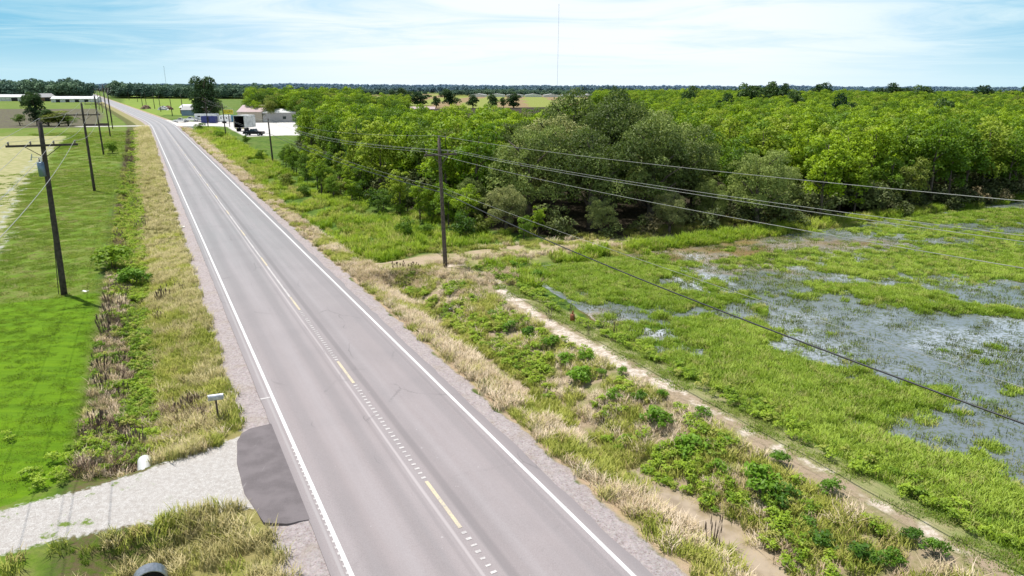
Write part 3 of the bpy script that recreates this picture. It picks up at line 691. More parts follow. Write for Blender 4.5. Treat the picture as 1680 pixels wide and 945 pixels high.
while nS < 46:
    s_ = 52+75*rs_.random(); t_ = 9.5+15*rs_.random(); x, y, _q = W(s_, t_); iw = float(inwood(np.array([x]), np.array([y]))[0])
    if -4.5 < iw < .6:
        plant('dense' if rs_.random() < .45 else 'young', 'sapling', x, y, .28+.30*rs_.random(), 'leafy sapling on the weedy verge before the wood', 'sapling', 'saplings along the weedy wood edge', nS); nS += 1
# ---------------------------------------------------------------- far tree lines
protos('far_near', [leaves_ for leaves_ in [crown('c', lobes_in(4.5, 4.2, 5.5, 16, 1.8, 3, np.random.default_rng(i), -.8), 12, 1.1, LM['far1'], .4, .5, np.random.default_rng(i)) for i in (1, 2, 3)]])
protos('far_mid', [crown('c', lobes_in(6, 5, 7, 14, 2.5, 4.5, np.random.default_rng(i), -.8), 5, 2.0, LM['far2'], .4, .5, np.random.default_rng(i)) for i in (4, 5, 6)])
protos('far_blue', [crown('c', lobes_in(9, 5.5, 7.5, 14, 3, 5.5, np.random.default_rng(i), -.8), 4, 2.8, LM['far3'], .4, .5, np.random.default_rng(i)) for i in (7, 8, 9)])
def band(name, key, d0, d1, a0, a1, n, s0, s1, label, seed, cl=.02, road_gap=True, thr=.0):
    r = np.random.default_rng(seed); az = a0+(a1-a0)*r.random(n); d = d0+(d1-d0)*r.random(n)
    x = d*np.tan(az)*1.0; y = d; s = -x*sin(A)+y*cos(A); t = x*cos(A)+y*sin(A)-6.9-tc(s)
    kk = (np.abs(t) > 14) if road_gap else np.ones(n, bool)
    nn = fbm(x*cl, y*cl, seed); kk &= nn > thr
    x, y, nn = x[kk], y[kk], nn[kk]
    scatter(name, key, np.column_stack([x, y, np.full(len(x), -.3)]), (s0+(s1-s0)*r.random(len(x)))*(.75+.5*nn), label, 'tree line', seed)
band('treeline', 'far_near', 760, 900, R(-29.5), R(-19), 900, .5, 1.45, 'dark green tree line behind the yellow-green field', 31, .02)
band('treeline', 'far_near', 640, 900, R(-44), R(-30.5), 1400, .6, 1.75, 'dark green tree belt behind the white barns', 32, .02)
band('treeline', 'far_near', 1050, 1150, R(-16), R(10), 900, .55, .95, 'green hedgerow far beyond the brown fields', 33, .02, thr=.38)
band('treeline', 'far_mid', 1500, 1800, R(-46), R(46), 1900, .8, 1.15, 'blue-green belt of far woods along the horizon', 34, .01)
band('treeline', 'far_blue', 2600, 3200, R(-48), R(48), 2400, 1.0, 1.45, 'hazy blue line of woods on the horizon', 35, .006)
band('woods', 'mixed_crowns', 265, 560, R(-20.5), R(-12), 700, .95, 1.45, 'mixed green wood behind the metal workshop', 36, .03, thr=.3)
band('woods', 'mixed_crowns', 262, 420, R(-13.5), R(-8.5), 260, .8, 1.1, 'thin green wood beyond the roofs left of centre', 37, .03, thr=.45)
# ---------------------------------------------------------------- separate trees far off
def ft(u, v, hm, wm, kitn, name, label, idx=0, cat='tree', group=None):
    x, y = G(u, v); base_h = {'far': 9.5, 'darktree': 10.7, 'oak': 11.8, 'dense': 8.2, 'shrub': 2.3}[kitn]; base_w = {'far': 11, 'darktree': 10, 'oak': 12, 'dense': 6, 'shrub': 2.8}[kitn]
    sc = wm/base_w; return plant(kitn, name, x, y, sc, label, cat, group, idx, (hm/base_h)/sc)
ft(340, 198, 17.8, 14.5, 'darktree', 'tall_evergreen', 'tall dark evergreen towering beside the parked pickups', 0)
ft(352, 196, 9, 9, 'darktree', 'dark_tree', 'dark leafy tree tucked under the tall evergreen', 1)
ft(329, 196, 8.5, 8, 'darktree', 'dark_tree', 'dark round tree left of the tall evergreen by the blue-grey shed', 1)
ft(62, 205, 11.2, 9.5, 'darktree', 'dark_tree', 'tall dark tree on the brown field left of the roadside poles', 1)
ft(48, 176, 9.5, 12, 'far', 'field_tree', 'olive green tree beside the long white barn', 1)
ft(96, 206, 5.5, 12, 'dense', 'hedge_bush', 'bright green bush right of the dark field tree', 1, 'bush')
ft(80, 206, 6, 8, 'darktree', 'dark_bush', 'dark bush between the field tree and the bright bush', 0, 'bush')
ft(113, 206, 4.2, 9, 'dense', 'hedge_bush', 'low green bush just behind the second roadside pole', 2, 'bush')
ft(33, 205, 4.5, 5, 'dense', 'hedge_bush', 'small round bush left of the dark field tree', 3, 'bush')
ft(112, 161, 22, 26, 'far', 'skyline_tree', 'big domed tree standing highest on the left skyline', 0)
ft(88, 160, 17.5, 17, 'far', 'skyline_tree', 'rounded tree just left of the big domed skyline tree', 2)
for i, (u, v, h_, w__, l) in enumerate([(740, 177, 12.2, 17, 'wide dark tree alone on the brown field left of centre'), (776, 177, 8.6, 11, 'smaller dark tree at the right foot of the wide field tree'), (690, 173, 9.5, 20, 'broad dark tree near the low brown-fronted shed'), (668, 172, 10, 16, 'dark tree left of the low shed roof'),
        (809, 177, 9.0, 10, 'rounded dark tree, left one of the pair on the brown field'), (843, 177, 10.0, 14, 'rounded dark tree, right one of the pair on the brown field'), (826, 176.5, 7.0, 7, 'small dark tree between the pair on the brown field'), (716, 176, 7.5, 9, 'thin pale tree left of the wide field tree'),
        (655, 165, 12, 22, 'distant dark tree on the skyline above the wood'), (990, 163, 13, 24, 'dark distant tree right behind the oak clump'), (1240, 166, 16, 26, 'dark grove tree rising above the wood on the right skyline'), (1268, 166, 15, 24, 'second dark grove tree on the right skyline'), (1480, 160, 15, 34, 'dark tree far off above the right end of the wood')]):
    ft(u, v, h_, w__, 'far', 'distant_tree', l, i)
# ---------------------------------------------------------------- shrubs along the road verge
SH = [(668, 388, .95, 'round green shrub beside the dirt track, left of the tall pole'), (655, 350, .8, 'small grey-green shrub in front of the wood edge'), (560, 322, 1.2, 'leafy shrub at the foot of the wood, far right verge'), (590, 330, 1.3, 'bushy shrub beside the wood edge, right of its twin'), (540, 300, 1.4, 'dark shrub below the overhead cables'), (520, 285, 1.5, 'dark green shrub hugging the near wood corner'),
      (470, 300, 1.0, 'shrub on the grassy verge below the leaning pole'), (430, 260, .9, 'light green shrub on the ditch bank near the second right pole'), (500, 318, .8, 'low shrub in the tall verge weeds'), (620, 345, 1.4, 'shrub under the cables left of the tall pole'), (700, 385, .7, 'low bush just left of the tall pole'), (760, 388, 1.2, 'shrub at the wood edge right of the tall pole'), (790, 384, 1.0, 'round shrub at the wood edge near the first oak'),
      (405, 235, 1.1, 'dark shrub beside the ditch by the gravel lot'), (360, 228, 1.4, 'grey-green shrub on the ditch bank before the lot'), (330, 215, 1.5, 'grey-green shrub near the side road culvert')]
for i, (u, v, sc, l) in enumerate(SH):
    x, y = G(u, v); plant('shrub', 'verge_shrub', x, y, sc, l, 'shrub', None, i)
x, y = G(185, 251); plant('shrub', 'brown_shrub', x, y, 1.3, 'grey-brown bush standing on the mown strip by the poles', 'bush', None, 1)
BM = [crown('foliage', lobes_in(.42, .28, .38, 12, .12, .26, np.random.default_rng(300+i), -.3), 1500, .11, LM['bushy'], .9, .4, np.random.default_rng(300+i), .5) for i in range(4)]
SM = []
for i in range(2):
    mb = MB()
    for j in range(6): 
        th = j*pi/3; mb.tube([(0, 0, -.1), (cos(th)*.15, sin(th)*.15, .3), (cos(th)*.32, sin(th)*.32, .55)], [.012, .009, .005], 4)
    q = bpy.data.meshes.new('stems'); q.from_pydata(mb.v, [], mb.f); q.materials.append(M['bark']); SM.append(q)
BU = [(750, 505, .8), (807, 522, .7), (838, 548, 1.0), (868, 556, .9), (900, 578, 1.15), (930, 600, .9), (962, 594, .8), (954, 636, 1.3), (1011, 662, .9), (1020, 616, .55), (1077, 706, 1.25), (1085, 654, .55), (1134, 762, 1.35), (1153, 688, .7), (1180, 782, .8), (1241, 812, 1.4), (1288, 838, 1.1), (1277, 762, .7), (1361, 812, .75), (1409, 929, .9), (1320, 880, .8), (1493, 888, .6), (1533, 912, .7), (1050, 660, .7), (985, 618, .6), (1350, 905, .9), (1225, 850, .8), (860, 447, .9), (843, 440, .8), (880, 458, .9), (1460, 930, .7), (1190, 735, .6)]
for i, (u, v, sc) in enumerate(BU):
    x, y = G(u, v); z = h1(x, y); x, y = G(u, v, z); o = empty('leafy_bush', (x, y, z-.03), rng.random()*6); o.scale = (sc*1.1,)*3
    tag(o, 'bright green leafy bush among the dry weeds of the right-hand ditch bank', 'bush', 'leafy bushes on the ditch bank'); link('foliage', BM[i % 4], o); link('stems', SM[i % 2], o)
LBM = [crown('foliage', lobes_in(.5, .3, .4, 16, .14, .28, np.random.default_rng(330+i), -.3), 1300, .12, LM[m_], .9, .4, np.random.default_rng(330+i), .5) for i, m_ in enumerate(('weed', 'bushy', 'weed'))]
LB = [(185, 445, 2.3, 'largest light green bush beside the left ditch near the first pole'), (218, 464, 1.7, 'dark green rounded bush right of the light green one by the left ditch'), (200, 325, 1.3, 'bright green bush by the left ditch near the second pole')]
for i, (u, v, sc, l) in enumerate(LB):
    x, y = G(u, v, -.4); o = empty('ditch_bush', (x, y, h1(x, y)-.03)); o.scale = (sc*1.2, sc*1.2, sc); tag(o, l, 'bush'); link('foliage', LBM[i], o); link('stems', SM[i % 2], o)
# dead weed clumps: stalks with seed heads
def deadclump(seed, n=13):
    r = np.random.default_rng(seed); mb = MB()
    for j in range(n):
        th = r.random()*2*pi; q = .25*r.random(); l = r.random()*.25; h_ = .6+.6*r.random()
        p0 = (cos(th)*q, sin(th)*q, -.05); p1 = (p0[0]+cos(th)*l, p0[1]+sin(th)*l, h_)
        mb.tube([p0, ((p0[0]+p1[0])/2, (p0[1]+p1[1])/2, h_*.55), p1], [.011, .009, .006], 3)
        mb.tube([(p1[0], p1[1], h_-.22), (p1[0], p1[1], h_-.1), (p1[0], p1[1], h_+.06)], [.012, .03, .008], 4)
    q = bpy.data.meshes.new('dead_weeds'); q.from_pydata(mb.v, [], mb.f); q.materials.append(LM['brownweed']); return q
DM = [deadclump(i) for i in range(4)]
DW = [(230, 372, 1.5), (238, 365, 1.4), (196, 392, 1.3), (180, 520, 1.3), (178, 500, 1.1), (172, 555, 1.5), (176, 545, 1.1), (168, 612, 1.2), (168, 640, 1.3), (200, 645, 1.0), (162, 705, 1.2), (168, 715, 1.2), (210, 715, 1.2), (225, 722, 1.2), (205, 478, 1.1), (262, 490, 1.1), (268, 488, 1.2), (258, 520, 1.0), (290, 475, .7), (300, 480, .7), (310, 675, 1.0), (296, 670, .9), (316, 668, 1.0), (340, 690, .8), (372, 695, .6), (220, 340, 1.2), (228, 330, 1.1), (205, 420, 1.0), (186, 475, 1.0), (203, 500, 1.2), (196, 590, 1.0), (1245, 548, .01)]
for i, (u, v, sc) in enumerate(DW[:-1]):
    x, y = G(u, v, -.3); o = link('dead_weed_clump', DM[i % 4]); o.location = (x, y, h1(x, y)); o.scale = (sc*.8, sc*.8, sc*.72); o.rotation_euler[2] = i
    tag(o, 'clump of dead dark brown weed stalks along the left-hand ditch', 'dead weeds', 'dead weed clumps by the left ditch')
DW2 = [(902, 528, .9), (856, 533, .6), (938, 520, .9), (1010, 550, .8), (965, 553, .7), (987, 548, .7), (693, 512, .5), (720, 512, .8), (1170, 870, 1.2), (630, 455, .6)]
for i, (u, v, sc) in enumerate(DW2):
    x, y = G(u, v, -.1); o = link('brown_stalk_clump', DM[i % 4]); o.location = (x, y, h1(x, y)); o.scale = (sc*.6, sc*.6, sc*.95); o.rotation_euler[2] = i
    tag(o, 'brown seeding stalks standing near the levee path on the right', 'dead weeds', 'brown stalks near the levee path')
# ---------------------------------------------------------------- grasses and weeds (stuff)
def mk(fn, n, seed): return [fn(np.random.default_rng(seed+i)) for i in range(n)]
protos('dry', mk(lambda r: blades('g', 46, .24, .42, .020, LM['drygrass'], 1.0, r), 4, 400))
protos('pink', mk(lambda r: blades('g', 46, .24, .40, .020, LM['pinkgrass'], 1.1, r), 4, 410))
protos('olive', mk(lambda r: blades('g', 46, .24, .36, .022, LM['olive'], .9, r), 4, 420))
protos('green', mk(lambda r: blades('g', 40, .22, .38, .024, LM['greengrass'], .9, r), 4, 430))
protos('rice', mk(lambda r: blades('g', 50, .27, .25, .024, LM['rice'], 1.1, r), 4, 440))
protos('shoot', mk(lambda r: blades('g', 16, .34, .24, .024, LM['shoot'], 1.0, r), 4, 445))
LM['turf'] = leafmat('turf_blade', (.105, .185, .006), (.22, .32, .022), None, .3, .5, up=1.4)
LM['fturf'] = leafmat('field_blade', (.12, .20, .012), (.26, .34, .04), (.36, .32, .13), .3, .35, up=1.4)
protos('turf', mk(lambda r: blades('g', 170, .42, .055, .016, LM['turf'], 1.3, r), 4, 480))
protos('fturf', mk(lambda r: blades('g', 150, .6, .10, .028, LM['fturf'], 1.5, r), 4, 485))
protos('weed', mk(lambda r: crown('w', lobes_in(.22, .13, .2, 7, .08, .15, r, -.2), 1600, .075, LM['weed'], 1.0, .3, r), 4, 450))
protos('brown', mk(lambda r: blades('g', 26, .25, .55, .018, LM['brownweed'], .8, r), 3, 460))
protos('tallgreen', mk(lambda r: blades('g', 60, .5, .85, .05, LM['tallw'], .9, r), 4, 470))
def spread(s0, s1, t0, t1, dens, fn, seed, fade=None):
    """random points in a road-frame box, kept with probability fn(s,t,x,y)"""
    r = np.random.default_rng(seed); n = int((s1-s0)*(t1-t0)*dens)
    s = s0+(s1-s0)*r.random(n); t = t0+(t1-t0)*r.random(n)
    t2 = t+6.9+tc(s); x = -s*sin(A)+t2*cos(A); y = s*cos(A)+t2*sin(A)
    u = 840+1167*x/np.maximum(y, 1); see = (y > 10) & (u > -260) & (u < 1940)
    p = fn(s, t, x, y)
    if fade: p = p*np.clip(fade/np.hypot(x, y), 0, 1)
    kk = see & (r.random(n) < p); x, y, s, t = x[kk], y[kk], s[kk], t[kk]
    z, pd, pg_ = terrain(s, t, x, y)
    z = np.where(pd > .3, np.maximum(z, -.36), z)
    d = np.hypot(x, y)
    return np.column_stack([x, y, z-.02]), .7+.6*r.random(len(x)), d
def put(name, key, boxes, label, seed, sc=1.0, big=90):
    Ps = []; Ss = []
    for bx in boxes:
        P_, S_, d = spread(*bx); Ps.append(P_); Ss.append(S_*sc*np.clip(d/big, 1, 2.2))
    P_ = np.concatenate(Ps); scatter(name, key, P_, np.concatenate(Ss), label, None, seed); return len(P_)
noD = lambda s, t: (sdpoly(s, t, DRIVE) < .15) & ~((s > 19.2) & (s < 26.6) & (t > -5.6))
clr = lambda s, t: 1-ss(16.5, 15, s)*ss(.75, .55, np.abs(t-8.05+.25*np.sin(s*1.3)))
patch = lambda x, y, sd, f=1.6: fbm(x/f, y/f, sd)
cnt = {}
# left verge
cnt['dry'] = put('dry_grass', 'dry', [(10, 62, -8.2, -4.75, 17, lambda s, t, x, y: noD(s, t)*ss(-8.6, -7.6, t)*ss(.42, .60, patch(x, y, 1)+.12*ss(35, 60, s)+.08*(t+6.5)*.3)*ss(-4.6, -5.2, t+.5*(patch(x, y, 9, .8)-.5)), 51),
      (62, 260, -8.4, -4.75, 9, lambda s, t, x, y: .35+.5*ss(.3, .6, patch(x, y, 1, 1.2)), 52, 110), (10, 21.3, -10.4, -7, 7, lambda s, t, x, y: noD(s, t)*ss(.45, .55, patch(x, y, 2)), 53)],
      'dry straw-coloured grass on the left verge', 1)
cnt['olive'] = put('olive_grass', 'olive', [(50, 130, -10.3, -8.2, 7, lambda s, t, x, y: ss(.4, .52, patch(x, y, 46, 1.6)), 541, 90), (21, 70, -8.4, -4.8, 20, lambda s, t, x, y: noD(s, t)*ss(.62, .45, patch(x, y, 1)+.1*ss(35, 60, s))*ss(-8.6, -7.6, t)*ss(-4.7, -5.2, t+.5*(patch(x, y, 9, .8)-.5)), 54), (8, 21.3, -22, -6, 6, lambda s, t, x, y: noD(s, t)*ss(.5, .6, patch(x, y, 3)), 55)],
      'olive-green tangled grass on the left verge', 2)
cnt['weedL'] = put('ditch_weeds', 'weed', [(27, 110, -10.4, -8.6, 6, lambda s, t, x, y: ss(.46, .58, patch(x, y, 44, 1.8)+.08*ss(45, 70, s)), 561, 80), (50, 240, -9.6, -7.8, 5, lambda s, t, x, y: ss(.40, .54, patch(x, y, 45, 2.5)), 562, 80), (26.5, 110, -9.6, -7.9, 16, lambda s, t, x, y: ss(.36, .5, patch(x, y, 4, 2.2)+.1*ss(45, 26, s))*ss(.75, .4, np.abs(t+8.45+.2*np.sin(s*.3))), 56, 60), (22, 30, -13, -9, 4, lambda s, t, x, y: noD(s, t)*ss(.5, .6, patch(x, y, 3)), 57)],
      'bright green leafy weeds growing along the left ditch', 3)
cnt['brownL'] = put('dead_weeds', 'brown', [(26, 240, -10.3, -8.6, 2.5, lambda s, t, x, y: ss(.45, .6, patch(x, y, 8, 1.2)), 58, 70), (25.8, 31, -10.5, -6, 12, lambda s, t, x, y: ss(.45, .6, patch(x, y, 8, 1.2)), 59)],
      'dead brown weeds between the lawn and the left ditch', 4)
LAWN = [(50.7, -10.5), (50.7, -13), (50.5, -60), (24.6, -60), (24.5, -12.6), (25.8, -10.5), (30, -10.2), (40, -10.3), (47.9, -10.4)]
cnt['turf'] = put('lawn_grass', 'turf', [(24, 51, -34, -10, 8, lambda s, t, x, y: ss(-.1, .1, sdpoly(s, t, LAWN))*(.45+.55*ss(.35, .6, patch(x, y, 30, .8))), 600)], 'short bright mown grass of the lawn', 51, .85)
cnt['fturf'] = put('field_turf', 'fturf', [(50.8, 130, -34, -10, 4.0, lambda s, t, x, y: np.where(sdpoly(s, t, TA) > .3, .10, 1)*(.25+.75*ss(.40, .55, patch(x, y, 31, 1.1))), 601), (130, 240, -34, -9.5, 1.0, lambda s, t, x, y: .5*(sdpoly(s, t, TA) < -1), 602)], 'rougher mottled grass around the left poles', 52, .9, 90)
cnt['greenL'] = put('field_grass', 'green', [ (14, 21.4, -22, -6, 6, lambda s, t, x, y: noD(s, t)*ss(.45, .58, patch(x, y, 6, 1.6)), 61)],
      'green grass on the left field and around the driveway', 5, .45)
# right verge
cnt['straw'] = put('straw_grass', 'pink', [(25.6, 56, -10.4, -9.0, 9, lambda s, t, x, y: noD(s, t)*ss(.36, .5, patch(x, y, 25, 1.2)), 531, 60), (25.4, 31, -10.4, -5.5, 13, lambda s, t, x, y: noD(s, t)*ss(.36, .46, patch(x, y, 26, 1.2)), 532)], 'tangled straw between the lawn and the left ditch', 61, .85)
cnt['pink'] = put('pink_grass', 'pink', [(6, 62, 4.75, 7.3, 20, lambda s, t, x, y: clr(s, t)*ss(5.0, 5.6, t+.6*(patch(x, y, 9, .8)-.5))*ss(.46, .56, patch(x, y, 10, 1.8)+.06), 62), (6, 46, 8.5, 11.7, 7, lambda s, t, x, y: ss(.48, .6, patch(x, y, 12, 1.0)), 63), (40, 51, 5.5, 30, 9, lambda s, t, x, y: np.where(np.abs(s-49.2) > 1.5, 1, .0)*ss(18, 15, t+np.where(s > 46, -12, 0))*ss(.42, .55, patch(x, y, 13, 1.6)), 64), (62, 250, 4.9, 7.0, 6, lambda s, t, x, y: ss(.45, .55, patch(x, y, 10, 3)), 65, 90)],
      'pinkish dry grass on the right verge', 6)
cnt['oliveR'] = put('olive_grass', 'olive', [(6, 62, 4.75, 8.0, 18, lambda s, t, x, y: clr(s, t)*ss(5.0, 5.5, t+.6*(patch(x, y, 9, .8)-.5))*ss(.54, .44, patch(x, y, 10, 1.8)), 66), (6, 47, 8.0, 11.8, 17, lambda s, t, x, y: clr(s, t)*ss(.42, .55, patch(x, y, 14, 1.2)), 67), (62, 240, 4.9, 7.4, 5, lambda s, t, x, y: ss(.5, .42, patch(x, y, 10, 3)), 68, 90), (51, 70, 8, 24, 5, lambda s, t, x, y: ss(.48, .6, patch(x, y, 15, 2)), 69), (43.8, 52, 13, 60, 6, lambda s, t, x, y: np.where((np.abs(s-47-.02*(t-14)) > 1.2) & ((np.abs(s-49.2) > 1.5) | (t > 18)), 1, .15)*ss(.4, .5, patch(x, y, 15, 2)), 691)],
      'olive grass on the right verge and ditch banks', 7)
cnt['levee'] = put('levee_grass', 'fturf', [(6, 46, 12.9, 14.5, 9, lambda s, t, x, y: ss(.36, .5, patch(x, y, 47, 1.2)), 701), (6, 46, 11.9, 12.9, 1, lambda s, t, x, y: ss(.5, .6, patch(x, y, 48, 1.0)), 702)], 'short trampled grass along the levee path', 81, .7)
cnt['weedR'] = put('ditch_weeds', 'weed', [(9, 46, 8.2, 12.0, 13, lambda s, t, x, y: clr(s, t)*ss(.50, .60, patch(x, y, 16, 1.3)+.07*ss(2.2, .4, np.abs(t-9.4)))*ss(11.9, 11.2, t), 70), (8, 46, 13.9, 15.4, 8, lambda s, t, x, y: ss(.42, .56, patch(x, y, 17, 1.2)), 71)],
      'bright green leafy weeds on the right ditch banks', 8, 1.0)
cnt['tall'] = put('tall_weeds', 'tallgreen', [(51.5, 235, 7.0, 13.5, 2.2, lambda s, t, x, y: ss(.36, .5, patch(x, y, 18, 3))*ss(6.6, 8.2, t), 72, 80), (52, 100, 11, 24, 1.8, lambda s, t, x, y: (inwood(x, y) < .5)*ss(.42, .52, patch(x, y, 19, 3)), 73), (44.3, 46.5, 24, 120, 3.0, lambda s, t, x, y: ss(.25, .45, patch(x, y, 20, 3)), 74), (43.9, 45.6, 17, 60, 4.0, lambda s, t, x, y: ss(.25, .45, patch(x, y, 20, 3)), 75), (39, 46, 15.2, 17.6, 3.0, lambda s, t, x, y: ss(.35, .5, patch(x, y, 20, 2)), 76)],
      'tall light green weeds along the ditch and wood edge', 9, .8, 110)
cnt['pinkT'] = put('grey_weeds', 'olive', [(56, 230, 6.8, 10.5, 3, lambda s, t, x, y: ss(.5, .6, patch(x, y, 21, 3)), 77, 90)], 'grey-green rough weeds on the far right ditch bank', 10, 1.6)
# flooded field
inp = lambda s, t: sdpoly(s, t, POND)
cnt['rice'] = put('marsh_grass', 'rice', [(5, 44.5, 14.2, 40, 22, lambda s, t, x, y: ss(.0, .5, inp(s, t))*ss(.34, .80, pondgreen(x, y)), 80, 42), (12, 44.5, 40, 110, 9, lambda s, t, x, y: ss(.34, .80, pondgreen(x, y)), 81, 60)],
      'bright marsh grass growing out of the flooded field', 11, 1.0, 75)
cnt['sparse'] = put('marsh_shoots', 'shoot', [(5, 44.5, 15, 45, 14.0, lambda s, t, x, y: ss(.0, .5, inp(s, t))*(.05+.55*ss(.40, .62, fbm(x*.7, y*.7, 91, 5))+.4*ss(.1, .5, pondgreen(x, y))), 82), (12, 44.5, 45, 110, 8.0, lambda s, t, x, y: .05+.6*ss(.40, .60, fbm(x*.5, y*.5, 92, 5))+.4*ss(.1, .5, pondgreen(x, y)), 83)],
      'thin dark shoots scattered over the shallow water', 12, .9)
print('SCATTER', cnt)
# ---------------------------------------------------------------- power poles
ARMD = np.array((cos(A), sin(A), 0.0)); ALD = np.array((-sin(A), cos(A), 0.0))
def insulator(parent, p, mat='porcelain'):
    mb = MB(); p = np.array(p); z = [0, .03, .06, .09, .13, .17, .2]; rr = [.03, .06, .035, .07, .04, .055, .03]
    mb.tube([p+(0, 0, q) for q in z], rr, 8); o = mb.build('insulator', M[mat], parent, True)
    return o
def pole(name, x, y, h_, label, arm=0.0, armz=1.3, lean=(0, 0), r0=.17, group=None, detail=True, arm_off=0.0, mat='wood', rot=0.0):
    z0 = h1(x, y)-.3; o = empty(name, (x, y, 0)); tag(o, label, 'utility pole', group)
    ad = np.array((cos(A+rot), sin(A+rot), 0)); al = np.array((-sin(A+rot), cos(A+rot), 0))
    n = 7; MB().tube([(lean[0]*i/n, lean[1]*i/n, z0+(h_-z0)*i/n) for i in range(n+1)], [r0*(1-.35*i/n) for i in range(n+1)], 10).build('pole', M[mat], o, True)
    top = np.array((lean[0], lean[1], h_)); at = {'top': np.array((x, y, 0))+top+(0, 0, .2)}
    if detail: insulator(o, top)
    if arm:
        c = np.array((lean[0]*(h_-armz)/h_, lean[1]*(h_-armz)/h_, h_-armz))+al*-.2+ad*arm_off
        mb = MB(); mb.box(c, (arm, .11, .13), A+rot); ca = mb.build('crossarm', M[mat], o)
        for sgn in (-1, 1):
            MB().tube([c+ad*sgn*arm*.25-(0, 0, .05), c-ad*arm_off+al*.05-(0, 0, .75)], .022, 5).build('arm_brace', M[mat if detail else mat], o)
        offs = (-.46, -.16, .16, .46) if arm > 3 else (-.44, .22, .44)
        at['arm'] = []
        for q in offs:
            p = c+ad*q*arm+(0, 0, .065); insulator(o, p); at['arm'].append(np.array((x, y, 0))+p+(0, 0, .2))
    return o, at
def GP(u, v): x, y = G(u, v); return x, y
poles = {}
x, y = GP(105, 482); o, poles['L1'] = pole('utility_pole', x, y, 10.9, 'nearest left pole with crossarm and grey transformer beside the lawn', 3.7, 1.4, (.5, 0), .20)
# transformer, cut-out, guy
tx = MB(); c = np.array((.5*.72, 0, 8.05))-ALD*.10-ARMD*.22
tx.tube([c-(0, 0, .42), c+(0, 0, .42), c+(0, 0, .46)], [.2, .2, .12], 14); t_ = tx.build('transformer', M['grey'], o, True)
mb = MB(); mb.tube([c+(.08, 0, .44), c+(.08, 0, .75)], [.05, .03], 6); mb.build('bushing', M['white'], t_)
mb = MB(); mb.tube([c+(-.08, .05, .44), c+(-.08, .05, .7)], [.05, .03], 6); mb.build('bushing', M['porcelain'], t_)
c2 = c+np.array((-.55, 0, .55)); mb = MB(); mb.tube([c2, c2+(.12, 0, .38)], [.035, .03], 6); mb.tube([c2+(.06, 0, .19), c+(.2, 0, .75)], .02, 4); mb.build('fuse_cutout', M['dirtywhite'], o)
mb = MB(); mb.tube([(.36, 0, 7.4), (-.28, -.1, .0)], .022, 5); mb.build('guy_wire', M['cable'], o)
x, y = GP(155, 313); _, poles['L2'] = pole('utility_pole', x, y, 10.9, 'second left pole beside a short dirt track', 3.7, 1.4, (.2, 0), .18)
x, y = GP(170, 253); _, poles['L3'] = pole('utility_pole', x, y, 11.0, 'third left pole next to the grey-brown bush', 3.7, 1.4, (0, 0), .17)
x, y = GP(181, 224); _, poles['L4'] = pole('utility_pole', x, y, 13.3, 'fourth left pole, tall, near the end of the mown strip', 2.6, 1.2, (.1, 0), .17)
x, y = GP(185, 211); _, poles['L5'] = pole('utility_pole', x, y, 13.3, 'fifth left pole, tall, by the field track', 2.6, 1.2, (0, 0), .17)
x0, y0, _z = W(-1, -12.7); _, poles['L0'] = pole('utility_pole', x0, y0, 10.9, 'left roadside pole standing before the first one in view', 3.7, 1.4, (0, 0), .18)
for i, s in enumerate((305, 356, 408, 460, 520)):
    x, y, _z = W(s, -14.6+.2*i); _, poles['L%d' % (6+i)] = pole('far_utility_pole', x, y, 12, 'small far pole in the row beside the road on its left', 2.6, 1.2, (0, 0), .15, 'far poles left of the road')
x, y = GP(731, 437); _, poles['R1'] = pole('utility_pole', x, y, 9.45, 'lone dark pole with short crossarm where the dirt track meets the levee', 2.5, 1.12, (-.25, 0), .17, mat='wood2')
x, y = GP(448, 268); _, poles['R2'] = pole('utility_pole', x, y, 7.6, 'leaning pole at the left edge of the wood', 0, 1, (-.15, 0), .16)
x, y = GP(371, 225); _, poles['R3'] = pole('utility_pole', x, y, 8.5, 'short pole on the bright verge below the gravel lot', 2.2, .8, (-.1, 0), .16)
x, y = GP(341.5, 208); _, poles['R4'] = pole('utility_pole', x, y, 9.0, 'pole in front of the navy boxes near the side road', 2.2, .8, (0, 0), .16)
x0, y0, _z = W(-8, 12.3); _, poles['R0'] = pole('utility_pole', x0, y0, 10.98, 'right roadside pole standing nearer than the lone dark one', 2.5, .9, (0, 0), .17)
fr = [(301, 188, 9.5, 'tallest pole right of the road before the blue-grey shed'), (283, 190, 7.5, 'slender pole left of the shed on the green verge'), (264, 183, 8, 'dark pole beside the yard junk, right of the road')]
for i, (u, v, h_, l) in enumerate(fr):
    x, y = GP(u, v); _, poles['F%d' % i] = pole('roadside_pole', x, y, h_, l, 0, 1, (-.2, 0), .19)
for i, (u, v) in enumerate(((254, 178), (240, 171), (226, 167), (212, 164), (234, 174))):
    x, y = GP(u, v); _, poles['G%d' % i] = pole('far_utility_pole', x, y, 8.5, 'thin dark pole standing before the yellow-green field', 0, 1, (-.2, 0), .2, 'thin poles before the yellow-green field')
